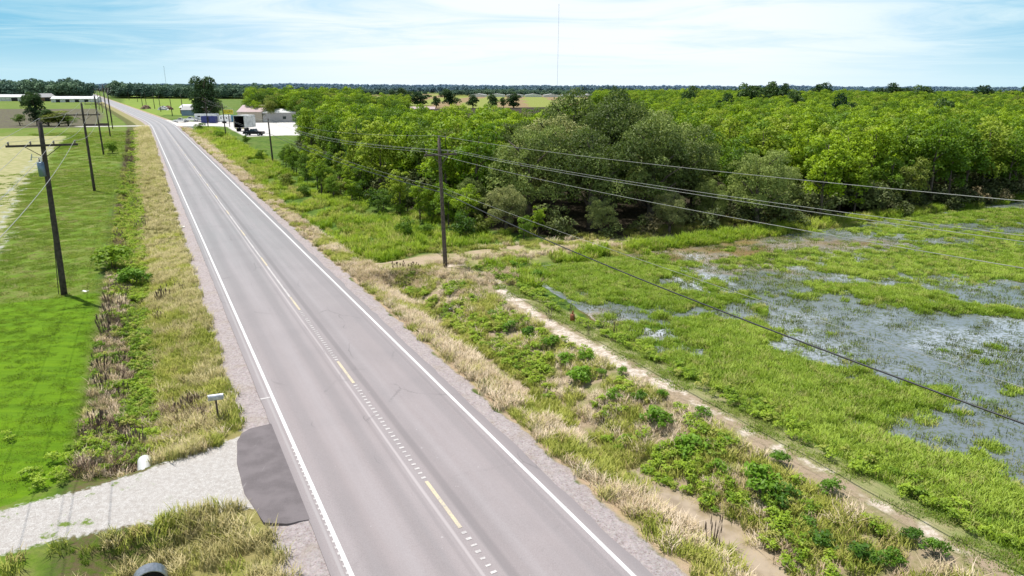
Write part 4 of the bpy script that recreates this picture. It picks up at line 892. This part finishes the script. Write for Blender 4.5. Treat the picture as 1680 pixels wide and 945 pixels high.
# ---------------------------------------------------------------- wires: one continuous conductor each
def wire(pts, sags, r_, mat, label):
    mb = MB(); P_ = []
    for (p, q), sg in zip(zip(pts[:-1], pts[1:]), sags):
        p, q = np.array(p), np.array(q)
        for i in range(24):
            k_ = i/24; P_.append(p+(q-p)*k_-np.array((0, 0, 4*sg*k_*(1-k_))))
    P_.append(np.array(pts[-1])); mb.tube(P_, r_, 5)
    o = mb.build('power_line', M[mat], None, True); tag(o, label, 'overhead wire', 'overhead wires')
pL = ['L0', 'L1', 'L2', 'L3', 'L4', 'L5']
wire([poles[q]['top'] for q in pL+['L6', 'L7', 'L8']], [.5]*8, .009, 'wire', 'single wire carried on the tops of the left poles')
names4 = ['outermost wire on the left poles crossarms, farthest from the road', 'second crossarm wire from the outer end on the left poles', 'crossarm wire just road side of the left poles', 'crossarm wire nearest the road on the left poles']
for j in range(4):
    pts = [poles[q]['arm'][j] for q in pL[:4]]+[poles[q]['arm'][min(j, 2)] for q in ('L4', 'L5', 'L6')]
    wire(pts, [.9]*6, .011, 'wire', names4[j])
wire([poles['R0']['top'], poles['R1']['top'], poles['R2']['top'], poles['R3']['top'], poles['R4']['top'], poles['F0']['top']], [.43, .8, .7, .5, .5], .009, 'wire', 'highest pale wire running from the top of the lone dark pole over the pond')
rl = ['middle pale wire leaving the left end of the lone pole crossarm', 'pale wire from the inner right insulator of the lone pole', 'pale wire from the outermost right insulator of the lone pole']
for j in range(3):
    r2 = poles['R2']['top']+ARMD*(.2*(j-1))-(0, 0, .5)
    off_, z_, sg_ = ((-1.1, 9.8, .6), (.55, 10.1, .45), (1.1, 10.25, .5))[j]
    wire([np.array(W(-8, 12.3))+ARMD*off_+(0, 0, z_), poles['R1']['arm'][j], r2, poles['R3']['arm'][j], poles['R4']['arm'][j]], [sg_, .9, .6, .5], .009, 'wire', rl[j])
R1 = np.array((*G(731, 437), 0)); R0b = np.array(W(-8, 12.3))
def lowat(z1, z0, t_, sg, r_, mat, l, z2=5.0):
    n_ = ARMD*t_; R2 = np.array((*G(448, 268), 0)); R3 = np.array((*G(371, 225), 0)); R4 = np.array((*G(341.5, 208), 0))
    wire([R0b+n_+(0, 0, z0), R1+n_+(0, 0, z1), R2+n_+(0, 0, z2), R3+n_+(0, 0, 5.2), R4+n_+(0, 0, 5.4)], [sg, .6, .5, .4], r_, mat, l)
lowat(5.5, 5.2, .17, .78, .030, 'cable', 'thick black cable sagging low across the flooded field')
lowat(5.8, 5.9, .20, .35, .008, 'wire', 'thin pale lower wire just above the thick black cable', 5.6)
# ---------------------------------------------------------------- mailbox
x, y = G(358, 685); z = h1(x, y); o = empty('mailbox', (x, y, z), R(28)+R(-8)); tag(o, 'grey metal mailbox with rounded bright top on a thin post', 'mailbox')
MB().box((0, 0, .48), (.07, .07, 1.1)).build('post', M['wood2'], o)
pr = [(-.26+0, 0)]; mb = MB(); prof = [(-.10, 0), (.10, 0), (.10, .12)]+[(.10*cos(q), .12+.10*sin(q)) for q in np.linspace(.3, pi-.3, 8)]+[(-.10, .12)]
mb.prism(prof, -.28, .28); b_ = mb.build('box', M['steel'], o); b_.location = (0, 0, 1.03); b_.rotation_euler = (0, 0, R(90))
mb = MB(); mb.prism([(p[0]*1.04, p[1]*1.03) for p in prof], .28, .295); d_ = mb.build('door', M['steel'], o); d_.location = (0, 0, 1.03); d_.rotation_euler = (0, 0, R(-90))
MB().box((0, 0, 0), (.5, .12, .02)).build('support_board', M['wood2'], o).location = (0, 0, 1.015)
def digits(s_, size, mat, parent, loc, rot):
    cu = bpy.data.curves.new('lettering', 'FONT'); cu.body = s_; cu.size = size; cu.extrude = .001; cu.align_x = 'CENTER'; cu.align_y = 'CENTER'
    tmp = bpy.data.objects.new('lettering', cu); COL.objects.link(tmp); dg = bpy.context.evaluated_depsgraph_get()
    me_ = bpy.data.meshes.new_from_object(tmp.evaluated_get(dg)); bpy.data.objects.remove(tmp)
    me_.materials.clear(); me_.materials.append(mat); q = link('lettering', me_, parent); q.location = loc; q.rotation_euler = rot; return q
digits('1079', .11, M['white'], o, (.0, -.1025, 1.10), (R(90), 0, 0))
# culvert pipes, litter
def culvert(x, y, z, rz, r_, L, label, mat='steel'):
    o = empty('culvert_pipe', (x, y, z), rz); tag(o, label, 'culvert pipe'); n = 24
    for nm, ro, ri in (('pipe', r_, r_*.94),):
        mb = MB(); k_ = 40
        for i in range(k_+1):
            yy = L*i/k_; rr = ro*(1+.03*(i % 2))
            for j in range(n): th = 2*pi*j/n; mb.v.append((rr*cos(th), yy, rr*sin(th)))
        for i in range(k_):
            for j in range(n): mb.f.append([i*n+j, i*n+(j+1) % n, (i+1)*n+(j+1) % n, (i+1)*n+j]); mb.mi.append(0)
        b0 = len(mb.v)
        for yy in (0, L):
            for j in range(n): th = 2*pi*j/n; mb.v.append((ri*cos(th), yy, ri*sin(th)))
        for j in range(n):
            mb.f.append([b0+j, b0+(j+1) % n, b0+n+(j+1) % n, b0+n+j]); mb.mi.append(1)
            mb.f.append([j, (j+1) % n, b0+(j+1) % n, b0+j]); mb.mi.append(0)
        mb.build('pipe', [M[mat], M['dark']], o, False)
    mb = MB(); mb.tube([(0, min(.6, L-.12), 0), (0, min(.62, L-.10), 0)], r_*.93, n); mb.build('painted_shade_disc', M['dark'], o)  # near-black disc and bore colour stand in for the shade inside the pipe
    return o
p1 = G(246, 952, -.35); culvert(p1[0], p1[1], -.50, A, .44, .38, 'corrugated culvert pipe mouth with dark inside at the bottom edge of the photo')
p2 = W(26.2, -8.35); culvert(p2[0], p2[1], -.33, A+pi, .24, 1.1, 'bright end of the culvert pipe poking out above the gravel driveway', 'dirtywhite')
def litter(u, v, sx, sy, label, rz, name='litter', mat='white'):
    x, y = G(u, v); z = h1(x, y); r = np.random.default_rng(int(u)); mb = MB(); n = 5
    P_ = [((i/(n-1)-.5)*sx, (j/(n-1)-.5)*sy*(1-.5*abs(i/(n-1)-.5)), .03+.10*r.random()) for i in range(n) for j in range(n)]
    mb.add(P_, [(i*n+j, i*n+j+1, (i+1)*n+j+1, (i+1)*n+j) for i in range(n-1) for j in range(n-1)])
    o = mb.build(name, M[mat], None, True); o.location = (x, y, z+.06); o.rotation_euler = (0, 0, rz); tag(o, label, 'litter'); return o
litter(296, 373, .75, .3, 'crumpled white sheet lying on the left gravel shoulder', .5)
litter(140, 479, .35, .2, 'small white scrap on the ground right of the first left pole', .3)
litter(191, 372, .3, .2, 'small white scrap in the left ditch weeds', .9)
litter(741, 492, .35, .2, 'small white scrap in the right ditch weeds', .2)
# culvert mouth hole with brush at right crossing
x, y = G(668, 452, -.4); s_, t_ = ST(x, y)
o = culvert(*W(s_, t_)[:2], -.62, A, .38, 4.0, 'dark culvert mouth under the dirt crossing on the right', 'concrete')
for i, (dx, sc) in enumerate(((-.7, 1), (.6, .9), (.1, .8))):
    q = link('brown_brush_clump', DM[(i+1) % 4]); q.location = (x+dx, y+.35, -.1); q.scale = (sc*1.5, sc*1.5, sc*.6); tag(q, 'brown dead brush hanging over the dark culvert mouth', 'dead weeds', 'brush over the culvert mouth')
# rust-coloured stake near pond
x, y = G(939, 525); mb = MB(); mb.tube([(0, 0, -.1), (0, 0, .38), (0, 0, .42)], [.14, .14, .10], 10); mb.tube([(0, 0, .42), (.02, 0, .62)], [.05, .04], 6)
o = mb.build('rusty_trap', M['bird'], None, True); o.location = (x, y, h1(x, y)); tag(o, 'rust-orange can-like trap standing at the pond edge', 'trap')
# ---------------------------------------------------------------- buildings
def corr(name, base, pitch, ax, rough=.45):
    m, nt = nodes(name); k = NT(nt); tc_ = k.n('ShaderNodeTexCoord').outputs['Object']
    w = k.n('ShaderNodeTexWave', {'Vector': tc_, 'Scale': pitch}, bands_direction=ax); nz = k.noise(tc_, .5, 4)
    c = k.mix(k.math('MULTIPLY', k.ramp(nz, .35, .7), .3), base, tuple(q*.65 for q in base)); c = k.mix(k.math('MULTIPLY', w.outputs[1], .18), c, tuple(q*.6 for q in base))
    b = k.n('ShaderNodeBsdfPrincipled', {'Base Color': c, 'Roughness': rough, 'Normal': k.n('ShaderNodeBump', {'Height': w.outputs[1], 'Strength': .5, 'Distance': .04}).outputs[0]})
    k.out(b.outputs[0]); return m
M['c_pink'] = corr('ribbed_faded_red_roof', (.52, .39, .37), .5, 'X'); M['c_tan'] = corr('ribbed_tan_wall', (.40, .35, .27), .5, 'X'); M['c_white'] = corr('ribbed_white_roof', (.75, .75, .73), .5, 'X'); M['c_grey'] = corr('ribbed_grey_wall', (.33, .32, .31), .5, 'X')
def shed(name, x, y, rz, L, D, hw, hr, wall, roof, label, openings=(), over=.3, cat='building', mono=False):
    """gabled building: front wall along local x at y=0, ridge along x"""
    o = empty(name, (x, y, h1(x, y)-.1), rz); tag(o, label, cat)
    mb = MB(); yr = D if mono else D/2
    pts = [(0, 0), (0, hw), (yr, hr), (D, hw if not mono else hr), (D, 0)] if not mono else [(0, 0), (0, hw), (D, hr), (D, 0)]
    n = len(pts); vs = [(0, a_, b_) for a_, b_ in pts]+[(L, a_, b_) for a_, b_ in pts]
    mb.add(vs, [tuple(range(n))[::-1], tuple(range(n, 2*n))]+[(i, (i+1) % n, (i+1) % n+n, i+n) for i in (0, n-2)])
    mb.build('wall', wall, o)
    mb = MB(); e = over; th = .10
    def slope(ya, za, yb, zb):
        k_ = (zb-za)/(yb-ya) if yb != ya else 0
        a_ = (ya-e, za-e*k_) if ya < yb else (ya+e, za+e*k_)
        mb.add([(-e, a_[0], a_[1]+.03), (L+e, a_[0], a_[1]+.03), (L+e, yb, zb+.03), (-e, yb, zb+.03), (-e, a_[0], a_[1]+.03+th), (L+e, a_[0], a_[1]+.03+th), (L+e, yb, zb+.03+th), (-e, yb, zb+.03+th)],
               [(0, 3, 2, 1), (4, 5, 6, 7), (0, 1, 5, 4), (1, 2, 6, 5), (2, 3, 7, 6), (3, 0, 4, 7)])
    if mono: slope(0, hw, D, hr)
    else: slope(0, hw, D/2, hr); slope(D, hw, D/2, hr)
    mb.build('roof', roof, o)
    for (nm, face, p, w__, z0, z1, mat) in openings:
        mb = MB()
        if face == 'front': mb.box((p, -.03, (z0+z1)/2), (w__, .06, z1-z0))
        else: mb.box((-.03, p, (z0+z1)/2), (.06, w__, z1-z0))
        mb.build(nm, mat, o)
    return o
gx, gy = G(391, 200.5); shed('metal_workshop', gx, gy, R(3), 9.0, 16, 4.0, 6.2, M['c_tan'], M['c_pink'], 'tan metal workshop with faded pink-red gable roof behind the gravel lot',
     [('door', 'side', 4.0, 1.6, .1, 2.6, M['dark']), ('door', 'side', 9.5, 3.2, .1, 3.2, M['white']), ('window', 'side', 13.5, 1.2, 1.3, 2.3, M['glass'])])
gx2 = gx+9.25*cos(R(3)); gy2 = gy+.5
shed('long_annex', gx2, gy2, R(3), 26, 9, 3.75, 4.9, M['c_grey'], M['c_white'], 'long grey annex with white roof joined right of the metal workshop', [('window', 'front', 8, 1.2, 1.4, 2.4, M['glass']), ('door', 'front', 15, 1.1, .1, 2.2, M['dirtywhite'])], .2)
gx, gy = G(296, 186); shed('shed', gx, gy, R(2), 14, 8, 3.0, 4.4, M['brown'], M['c_white'], 'low brown shed with bright roof behind the tallest roadside pole', [('door', 'front', 2.5, 2.4, .1, 2.4, M['dark'])])
gx, gy = G(304, 189); o = shed('small_house', gx, gy-1, R(92), 6, 7.5, 2.6, 4.1, M['bluegrey'], M['c_grey'], 'small blue-grey gabled hut in front of the low brown shed', [('window', 'side', 3.7, 1.1, .9, 1.9, M['glass'])])
o.rotation_euler = (0, 0, R(2)); o.location = (gx-.5, gy-2.5, h1(gx, gy))
gx, gy = G(672, 184); shed('low_shed', gx, gy, R(4), 13, 8, 1.9, 2.9, M['brown'], M['c_pink'], 'low open shed with pale pink roof peeping over the wood', [('door', 'front', 4, 4, .1, 1.7, M['dark'])], .6)
gx, gy = G(-30, 165.5); shed('white_barn', gx, gy, R(10), 42, 16, 3.6, 5.6, M['dirtywhite'], M['c_white'], 'white roofed barn at the far left edge beyond the brown field', [('door', 'front', 10, 5, .1, 3.0, M['dark']), ('door', 'front', 26, 5, .1, 3.0, M['dark'])])
gx, gy = G(84, 167.5); shed('long_barn', gx, gy, R(14), 34, 12, 3.0, 4.8, M['dirtywhite'], M['c_white'], 'long low white roofed barn beside the far road', [('door', 'front', q, 3.0, .1, 2.4, M['dark']) for q in (5, 12, 19, 26)])
gx, gy = G(66, 166.0); shed('grey_barn', gx, gy, R(60), 14, 16, 3.6, 6.6, M['brown'], M['c_grey'], 'grey roofed gabled barn between the two white barns', [('door', 'front', 6, 4, .1, 3, M['dark'])])
gx, gy = G(508, 170); shed('hidden_house', gx, gy, R(15), 8, 8, 4.2, 6.8, M['white'], M['c_grey'], 'grey roofed white house half hidden in the wood', [('window', 'front', 3, 1.2, 1.6, 2.8, M['glass'])])
gx, gy = G(541, 181); shed('hidden_shed', gx, gy, R(8), 7, 6, 5.4, 7.4, M['white'], M['c_white'], 'white walled house glimpsed between tree crowns of the wood', [('window', 'front', 3, 1.2, 1.6, 2.8, M['glass'])])
for i, (u, v, w__) in enumerate(((597, 152, 24), (634, 151, 18), (668, 152, 26), (704, 152, 20), (575, 152, 16))):
    gx, gy = G(u, v); shed('distant_barn', gx, gy, R(0), w__, 15, 5, 8, M['dirtywhite'], M['c_white'], 'tiny white roofed barn far off below the blue skyline', [('door', 'front', w__*.4, 8, .1, 5, M['dark'])], .5).__setitem__('group', 'tiny far white barns')
gx, gy = G(770, 158.6); o = empty('distant_greenhouse', (gx, gy, -.2)); tag(o, 'long pale strip of glasshouses beyond the brown fields', 'greenhouse')
mb = MB()
for i in range(9):
    mb.prism([(i*26+q*24-0, z) for q, z in ((0, 0), (0, 2.6), (.5, 4.4), (1, 2.6), (1, 0))], 0, 30)
mb.build('glazed_roof', M['dirtywhite'], o)
# ---------------------------------------------------------------- yard things
def wheelset(o, xs_, hw, r_, w__=.24):
    for x_ in xs_:
        for sg in (-1, 1):
            t_ = MB().tube([(x_, sg*hw-w__/2, r_), (x_, sg*hw+w__/2, r_)], r_, 16).build('wheel', M['rubber'], o)
            MB().tube([(x_, sg*(hw+w__/2-.02), r_), (x_, sg*(hw+w__/2+.012), r_)], r_*.55, 12).build('rim', M['steel'], t_)
def pickup(x, y, rz, mat, label, name='pickup_truck'):
    o = empty(name, (x, y, h1(x, y)+.0), rz); tag(o, label, 'pickup truck')
    mb = MB(); mb.prism([(-2.75, .45), (-2.75, 1.12), (-.75, 1.14), (-.75, 1.16), (.95, 1.16), (2.55, 1.06), (2.78, .95), (2.8, .45)], -.95, .95); mb.build('body', mat, o)
    mb = MB(); b0 = [(-.8, 1.15), (1.25, 1.15), (.55, 1.80), (-.55, 1.84)]
    vs = [(x_, -(.9 if z_ < 1.2 else .76), z_) for x_, z_ in b0]+[(x_, (.9 if z_ < 1.2 else .76), z_) for x_, z_ in b0]
    mb.add(vs, [(0, 1, 2, 3), (7, 6, 5, 4), (0, 4, 5, 1), (1, 5, 6, 2), (2, 6, 7, 3), (3, 7, 4, 0)]); mb.build('cab', mat, o)
    for sg in (-1, 1):
        mb = MB(); yb, yt = sg*.893, sg*.782
        mb.add([(-.6, yb, 1.25), (.95, yb, 1.25), (.45, yt, 1.72), (-.5, yt, 1.74)], [(0, 1, 2, 3) if sg < 0 else (3, 2, 1, 0)]); mb.build('side_window', M['glass'], o)
        MB().box((2.79, sg*.7, .88), (.06, .32, .16)).build('headlight', M['white'], o)
        MB().box((-2.76, sg*.82, .95), (.05, .14, .3)).build('tail_light', M['orange'], o)
    MB().add([(1.17, -.78, 1.25), (1.17, .78, 1.25), (.66, .68, 1.73), (.66, -.68, 1.73)], [(0, 1, 2, 3)]).build('windscreen', M['glass'], o)
    MB().box((-1.75, 0, 1.15), (1.7, 1.6, .03)).build('bed', M['dark'], o)
    MB().box((2.85, 0, .55), (.14, 1.8, .2)).build('bumper', M['steel'], o)
    wheelset(o, (-1.75, 1.8), .84, .40); return o
x, y = G(417, 221.5); pickup(x, y, R(172), M['black'], 'black pickup parked at the near edge of the gravel lot')
x, y = G(297, 198.5); pickup(x, y, R(185), M['white'], 'white pickup nearest the road at the side road junction')
x, y = G(314, 199.0); pickup(x, y, R(180), M['white'], 'white pickup parked between the other white one and the trailer')
x, y = G(394, 215); o = empty('dump_trailer', (x, y, h1(x, y)), R(-8)); tag(o, 'tall dump trailer with open dark rear facing the road', 'trailer')
mb = MB(); B0, H0, L0 = 1.7, 4.6, 6.5
mb.box((-B0, L0/2, 2.9), (.12, L0, 3.4)); mb.build('side_panel', M['orange'], o)
mb = MB(); mb.box((B0, L0/2, 2.9), (.12, L0, 3.4)); mb.build('side_panel', M['dirtywhite'], o)
MB().box((0, L0, 2.9), (3.3, .12, 3.4)).build('front_panel', M['black'], o)
for sg in (-1, 1): MB().box((sg*(B0-.09), L0/2+.1, 2.9), (.05, L0-.2, 3.3)).build('interior_shade_panel', M['dark'], o)  # added dark sheets painting the shade inside the open trailer
MB().box((0, L0/2, 1.2), (3.3, L0-.1, .14)).build('bed_floor', M['black'], o)
MB().box((0, L0*.62, 4.66), (3.5, L0*.7, .10)).build('top_cover', M['white'], o)
for sg in (-1, 1):
    MB().box((sg*B0, -.08, 2.9), (.22, .14, 3.5)).build('rear_post', M['dirtywhite'], o)
    MB().box((sg*1.1, -.1, .95), (.3, .1, .3)).build('tail_light', M['yellow'], o)
MB().box((0, -.06, 4.62), (3.6, .14, .16)).build('top_rail', M['dirtywhite'], o); MB().box((0, -.02, .95), (3.2, .12, .22)).build('bumper', M['black'], o)
q = empty('axles', (0, 0, 0)); q.parent = o
for yy in (1.0, 2.2):
    for sg in (-1, 1): MB().tube([(sg*1.25-.2, yy, .52), (sg*1.25+.2, yy, .52)], .52, 16).build('wheel', M['rubber'], o)
bpy.data.objects.remove(q)
def crate(name, u, v, d, mat, label, cat, rz=0, lid=None, bands=True):
    x, y = G(u, v); o = empty(name, (x, y, h1(x, y)), rz); tag(o, label, cat)
    MB().box((0, d[1]/2, d[2]/2+.1), d).build('body', mat, o)
    MB().box((0, d[1]/2, d[2]+.16), (d[0]+.12, d[1]+.12, .12)).build('lid', lid or mat, o)
    for i in (-1, 0, 1): MB().box((i*d[0]*.4, -.04, d[2]/2+.1), (.1, .08, d[2]*.9)).build('rib', mat, o)
    return o
crate('storage_box', 335.5, 201.5, (2.3, 2.3, 2.3), M['navy'], 'navy blue storage box, the left one beside the white trailer', 'storage box')
crate('storage_box', 348.5, 201.5, (2.3, 2.3, 2.3), M['navy'], 'navy blue storage box, the right one under the pole', 'storage box')
crate('blue_tank', 379, 199.8, (1.3, 1.3, 2.1), M['teal'], 'dark teal tank left of its brighter neighbour under the sign', 'tank')
crate('blue_tank', 383.5, 199.5, (1.5, 1.5, 2.2), M['teal'], 'bright blue tank right under the yellow sign', 'tank')
def trailer(u, v, L, D, H_, label, name='white_trailer'):
    x, y = G(u, v); o = empty(name, (x, y, h1(x, y)), R(0)); tag(o, label, 'trailer')
    mb = MB(); mb.prism([(-L/2, .6), (L/2, .6), (L/2, H_-.25), (L/2-.3, H_), (-L/2+.3, H_), (-L/2, H_-.25)], 0, D); mb.build('body', M['white'], o)
    MB().box((0, -.02, .75), (L*.96, .05, .12)).build('skirt', M['steel'], o)
    for i in range(3): MB().box((-L*.3+i*L*.3, -.03, H_*.65), (L*.12, .05, .5)).build('window', M['glass'], o)
    for i in (-.12, .12):
        MB().tube([(L*i, -.05, .38), (L*i, .3, .38)], .38, 14).build('wheel', M['rubber'], o)
    MB().tube([(-L/2, D/2, .6), (-L/2-1.2, D/2, .5)], .06, 6).build('hitch', M['black'], o)
x = trailer(338, 199, 8.5, 2.5, 3.0, 'long white trailer behind the navy boxes'); trailer(368, 201.5, 3.4, 2.6, 2.9, 'short white box trailer below the yellow sign')
trailer(341, 194, 5, 2.5, 3.0, 'white camper against the dark trees beyond the long trailer')
x, y = G(410, 200.3); o = empty('board_stack', (x, y, h1(x, y))); tag(o, 'stack of orange-brown boards before the workshop wall', 'board stack')
mb = MB()
for i in range(6): mb.box((.05*(i % 2), 0, .15+i*.27), (3.2, 1.2, .2))
mb.build('boards', M['orange'], o)
for sg in (-1, 0, 1): MB().box((sg*1.3, -.64, .8), (.1, .08, 1.6)).build('bearer', M['brown'], o)
# yellow sign
x, y = G(377, 207.5); o = empty('roadside_sign', (x, y, h1(x, y)), R(2)); tag(o, 'yellow rectangular roadside sign on a dark post before the workshop', 'sign')
MB().tube([(0, 0, -.2), (0, 0, 4.3)], .12, 8).build('post', M['black'], o)
MB().box((0, -.05, 4.95), (3.5, .16, 1.6)).build('panel', M['yellow'], o)
mb = MB()
for z_ in (4.17, 5.73): mb.box((0, -.15, z_), (3.5, .06, .07))
for x_ in (-1.72, 1.72): mb.box((x_, -.15, 4.95), (.07, .06, 1.5))
mb.build('border', M['dirtywhite'], o)
digits('STORE', .95, M['black'], o, (0, -.14, 4.95), (R(90), 0, 0))
# concrete culvert head
x, y = G(308, 209); o = empty('culvert_headwall', (x, y, h1(x, y)), R(0)); tag(o, 'white concrete culvert headwall beside the side road', 'headwall')
MB().box((0, 0, .35), (3.2, .35, 1.0)).build('wall', M['white'], o); MB().box((1.65, -.3, .3), (.25, .9, .9)).build('wing', M['white'], o)
# yard junk near far poles
for i, (u, v, l) in enumerate(((268, 180, 'grey tarp-covered heap in the roadside yard, left one'), (276, 179.5, 'brown junk heap right of the grey one in the roadside yard'), (240, 178, 'dark brush heap beside the road before the field'))):
    x, y = G(u, v); r = np.random.default_rng(i); mb = MB(); n = 14; k_ = 7
    for a_ in range(k_):
        for j in range(n):
            th = 2*pi*j/n; q = (1-a_/(k_-1))**.5*(.8+.4*r.random()); mb.v.append((q*3.2*cos(th), q*2*sin(th), 2.2*(a_/(k_-1))**.8*(.85+.3*r.random())))
    mb.f = [[a_*n+j, a_*n+(j+1) % n, (a_+1)*n+(j+1) % n, (a_+1)*n+j] for a_ in range(k_-1) for j in range(n)]; mb.mi = [0]*len(mb.f)
    o = mb.build('yard_heap', (M['greywall'], M['brown'], M['dark'])[i] if i < 2 else LM['brownweed']); o.location = (x, y, -.2); tag(o, l, 'heap')
# board lying by left track
x, y = G(160, 206.5); o = MB().box((0, 0, .4), (7.5, .5, .7)).box((2, .1, .85), (3, .4, .2)).build('log_pile', M['wood']); o.location = (x, y, -.1); o.rotation_euler = (0, 0, R(6)); tag(o, 'dark log lying on the grass behind the third left pole', 'log')
# masts
def mast(u, v0, d, top, w__, label):
    x = (u-840)/1167*d; o = empty('radio_mast', (x, d, 0)); tag(o, label, 'radio mast'); mb = MB()
    L = [np.array((w__*cos(a_), w__*sin(a_), 0)) for a_ in (0, 2.09, 4.19)]
    for p in L: mb.tube([p, p+(0, 0, top)], w__*.30, 4)
    n = int(top/(w__*6))
    for i in range(n):
        z0, z1 = top*i/n, top*(i+1)/n
        for a_ in range(3): mb.tube([L[a_]+(0, 0, z0), L[(a_+1) % 3]+(0, 0, z1)], w__*.14, 3)
    mb.build('lattice', M['mast'], o); MB().tube([(0, 0, top), (0, 0, top*1.02)], w__*1.2, 8).build('beacon', M['mast'], o)
    gw = MB()
    for a_ in (.5, 2.6, 4.7): gw.tube([(0, 0, top*.95), (cos(a_)*top*.5, sin(a_)*top*.5, 0)], w__*.04, 3)
    gw.build('guy_wires', M['mast'], o)
mast(913, 150, 1500, 13+123*1500/1120*.97, .30, 'very tall thin radio mast rising above the wood')
mast(272, 150, 1100, 13+29*1100/1120, .24, 'small radio mast on the left skyline')
# ---------------------------------------------------------------- world
w = bpy.data.worlds.new('World'); SC.world = w; w.use_nodes = True; nt = w.node_tree; nt.nodes.clear(); k = NT(nt)
SUN_EL = R(69); sd_ = np.array((-.80, .60)); SUN_ROT = math.atan2(sd_[0], sd_[1])
sky = k.n('ShaderNodeTexSky', sky_type='NISHITA', sun_disc=False, sun_elevation=SUN_EL, sun_rotation=SUN_ROT, air_density=1.0, dust_density=.6, ozone_density=1.2)
dirv = k.n('ShaderNodeTexCoord').outputs['Generated']; sp = k.n('ShaderNodeSeparateXYZ', {0: dirv})
zz = k.math('MAXIMUM', sp.outputs[2], 0.0)
den = k.math('ADD', zz, .06)
pv = k.n('ShaderNodeCombineXYZ', {0: k.math('DIVIDE', sp.outputs[0], den), 1: k.math('DIVIDE', sp.outputs[1], den)}).outputs[0]
mp = k.n('ShaderNodeMapping', {'Vector': pv, 'Rotation': (0, 0, R(12)), 'Scale': (.30, .46, 1)}).outputs[0]
cn = k.noise(mp, 1.5, 9, .62, .9); cn2 = k.noise(mp, .45, 4, .5, .3)
az = k.math('ABSOLUTE', k.math('SUBTRACT', sp.outputs[0], .06))
azf = k.ramp(az, .22, .62)
cf = k.math('ADD', k.math('MULTIPLY', cn, .65), k.math('MULTIPLY', cn2, .45))
cf = k.math('SUBTRACT', cf, k.math('MULTIPLY', azf, .10))
cloud = k.ramp(cf, .34, .62)
skyc = k.mix(1.0, sky.outputs[0], (.10, .10, .10), 'MULTIPLY')
low = k.mix(k.ramp(zz, .0, .12), (.78, .88, .94), (.42, .68, .90))
side = k.mix(k.ramp(zz, .0, .08), (.44, .70, .80), (.12, .46, .68))
low = k.mix(k.math('MULTIPLY', azf, .85), low, side)
base = k.mix(k.ramp(zz, .10, .45), low, skyc)
hz_ = k.ramp(zz, 0.0, .05)
ccol = k.mix(azf, (.86, .91, .95), (.60, .80, .86))
amt = k.math('MULTIPLY', cloud, k.math('ADD', .15, k.math('MULTIPLY', hz_, .80)))
amt = k.math('MULTIPLY', amt, k.math('SUBTRACT', 1.0, k.math('MULTIPLY', k.ramp(zz, .2, .7), .65)))
colr = k.mix(amt, base, ccol)
k.n('ShaderNodeOutputWorld', {'Surface': k.n('ShaderNodeBackground', {'Color': colr, 'Strength': 1.15}).outputs[0]})
sun = bpy.data.lights.new('sun', 'SUN'); sun.energy = 5.0; sun.angle = R(.5); sun.color = (1, .965, .91)
so = bpy.data.objects.new('sun', sun); COL.objects.link(so)
sv_ = np.array((sd_[0]*cos(SUN_EL), sd_[1]*cos(SUN_EL), sin(SUN_EL)))
from mathutils import Vector
so.rotation_euler = Vector(sv_).to_track_quat('Z', 'Y').to_euler()
# ---------------------------------------------------------------- camera
cam = bpy.data.cameras.new('camera'); co = bpy.data.objects.new('camera', cam); COL.objects.link(co)
co.location = (0, 0, HCAM); cam.sensor_width = 36; cam.lens = F/1680*36; cam.clip_end = 20000; cam.clip_start = .5
from mathutils import Matrix
Mx = Matrix.Rotation(pi/2-PITCH, 4, 'X') @ Matrix.Rotation(ROLL, 4, 'Z')
co.rotation_euler = Mx.to_euler(); SC.camera = co
SC.view_settings.view_transform = 'Standard'; SC.view_settings.look = 'None'; SC.view_settings.exposure = 0
SC.cycles.max_bounces = 5; SC.cycles.transparent_max_bounces = 4
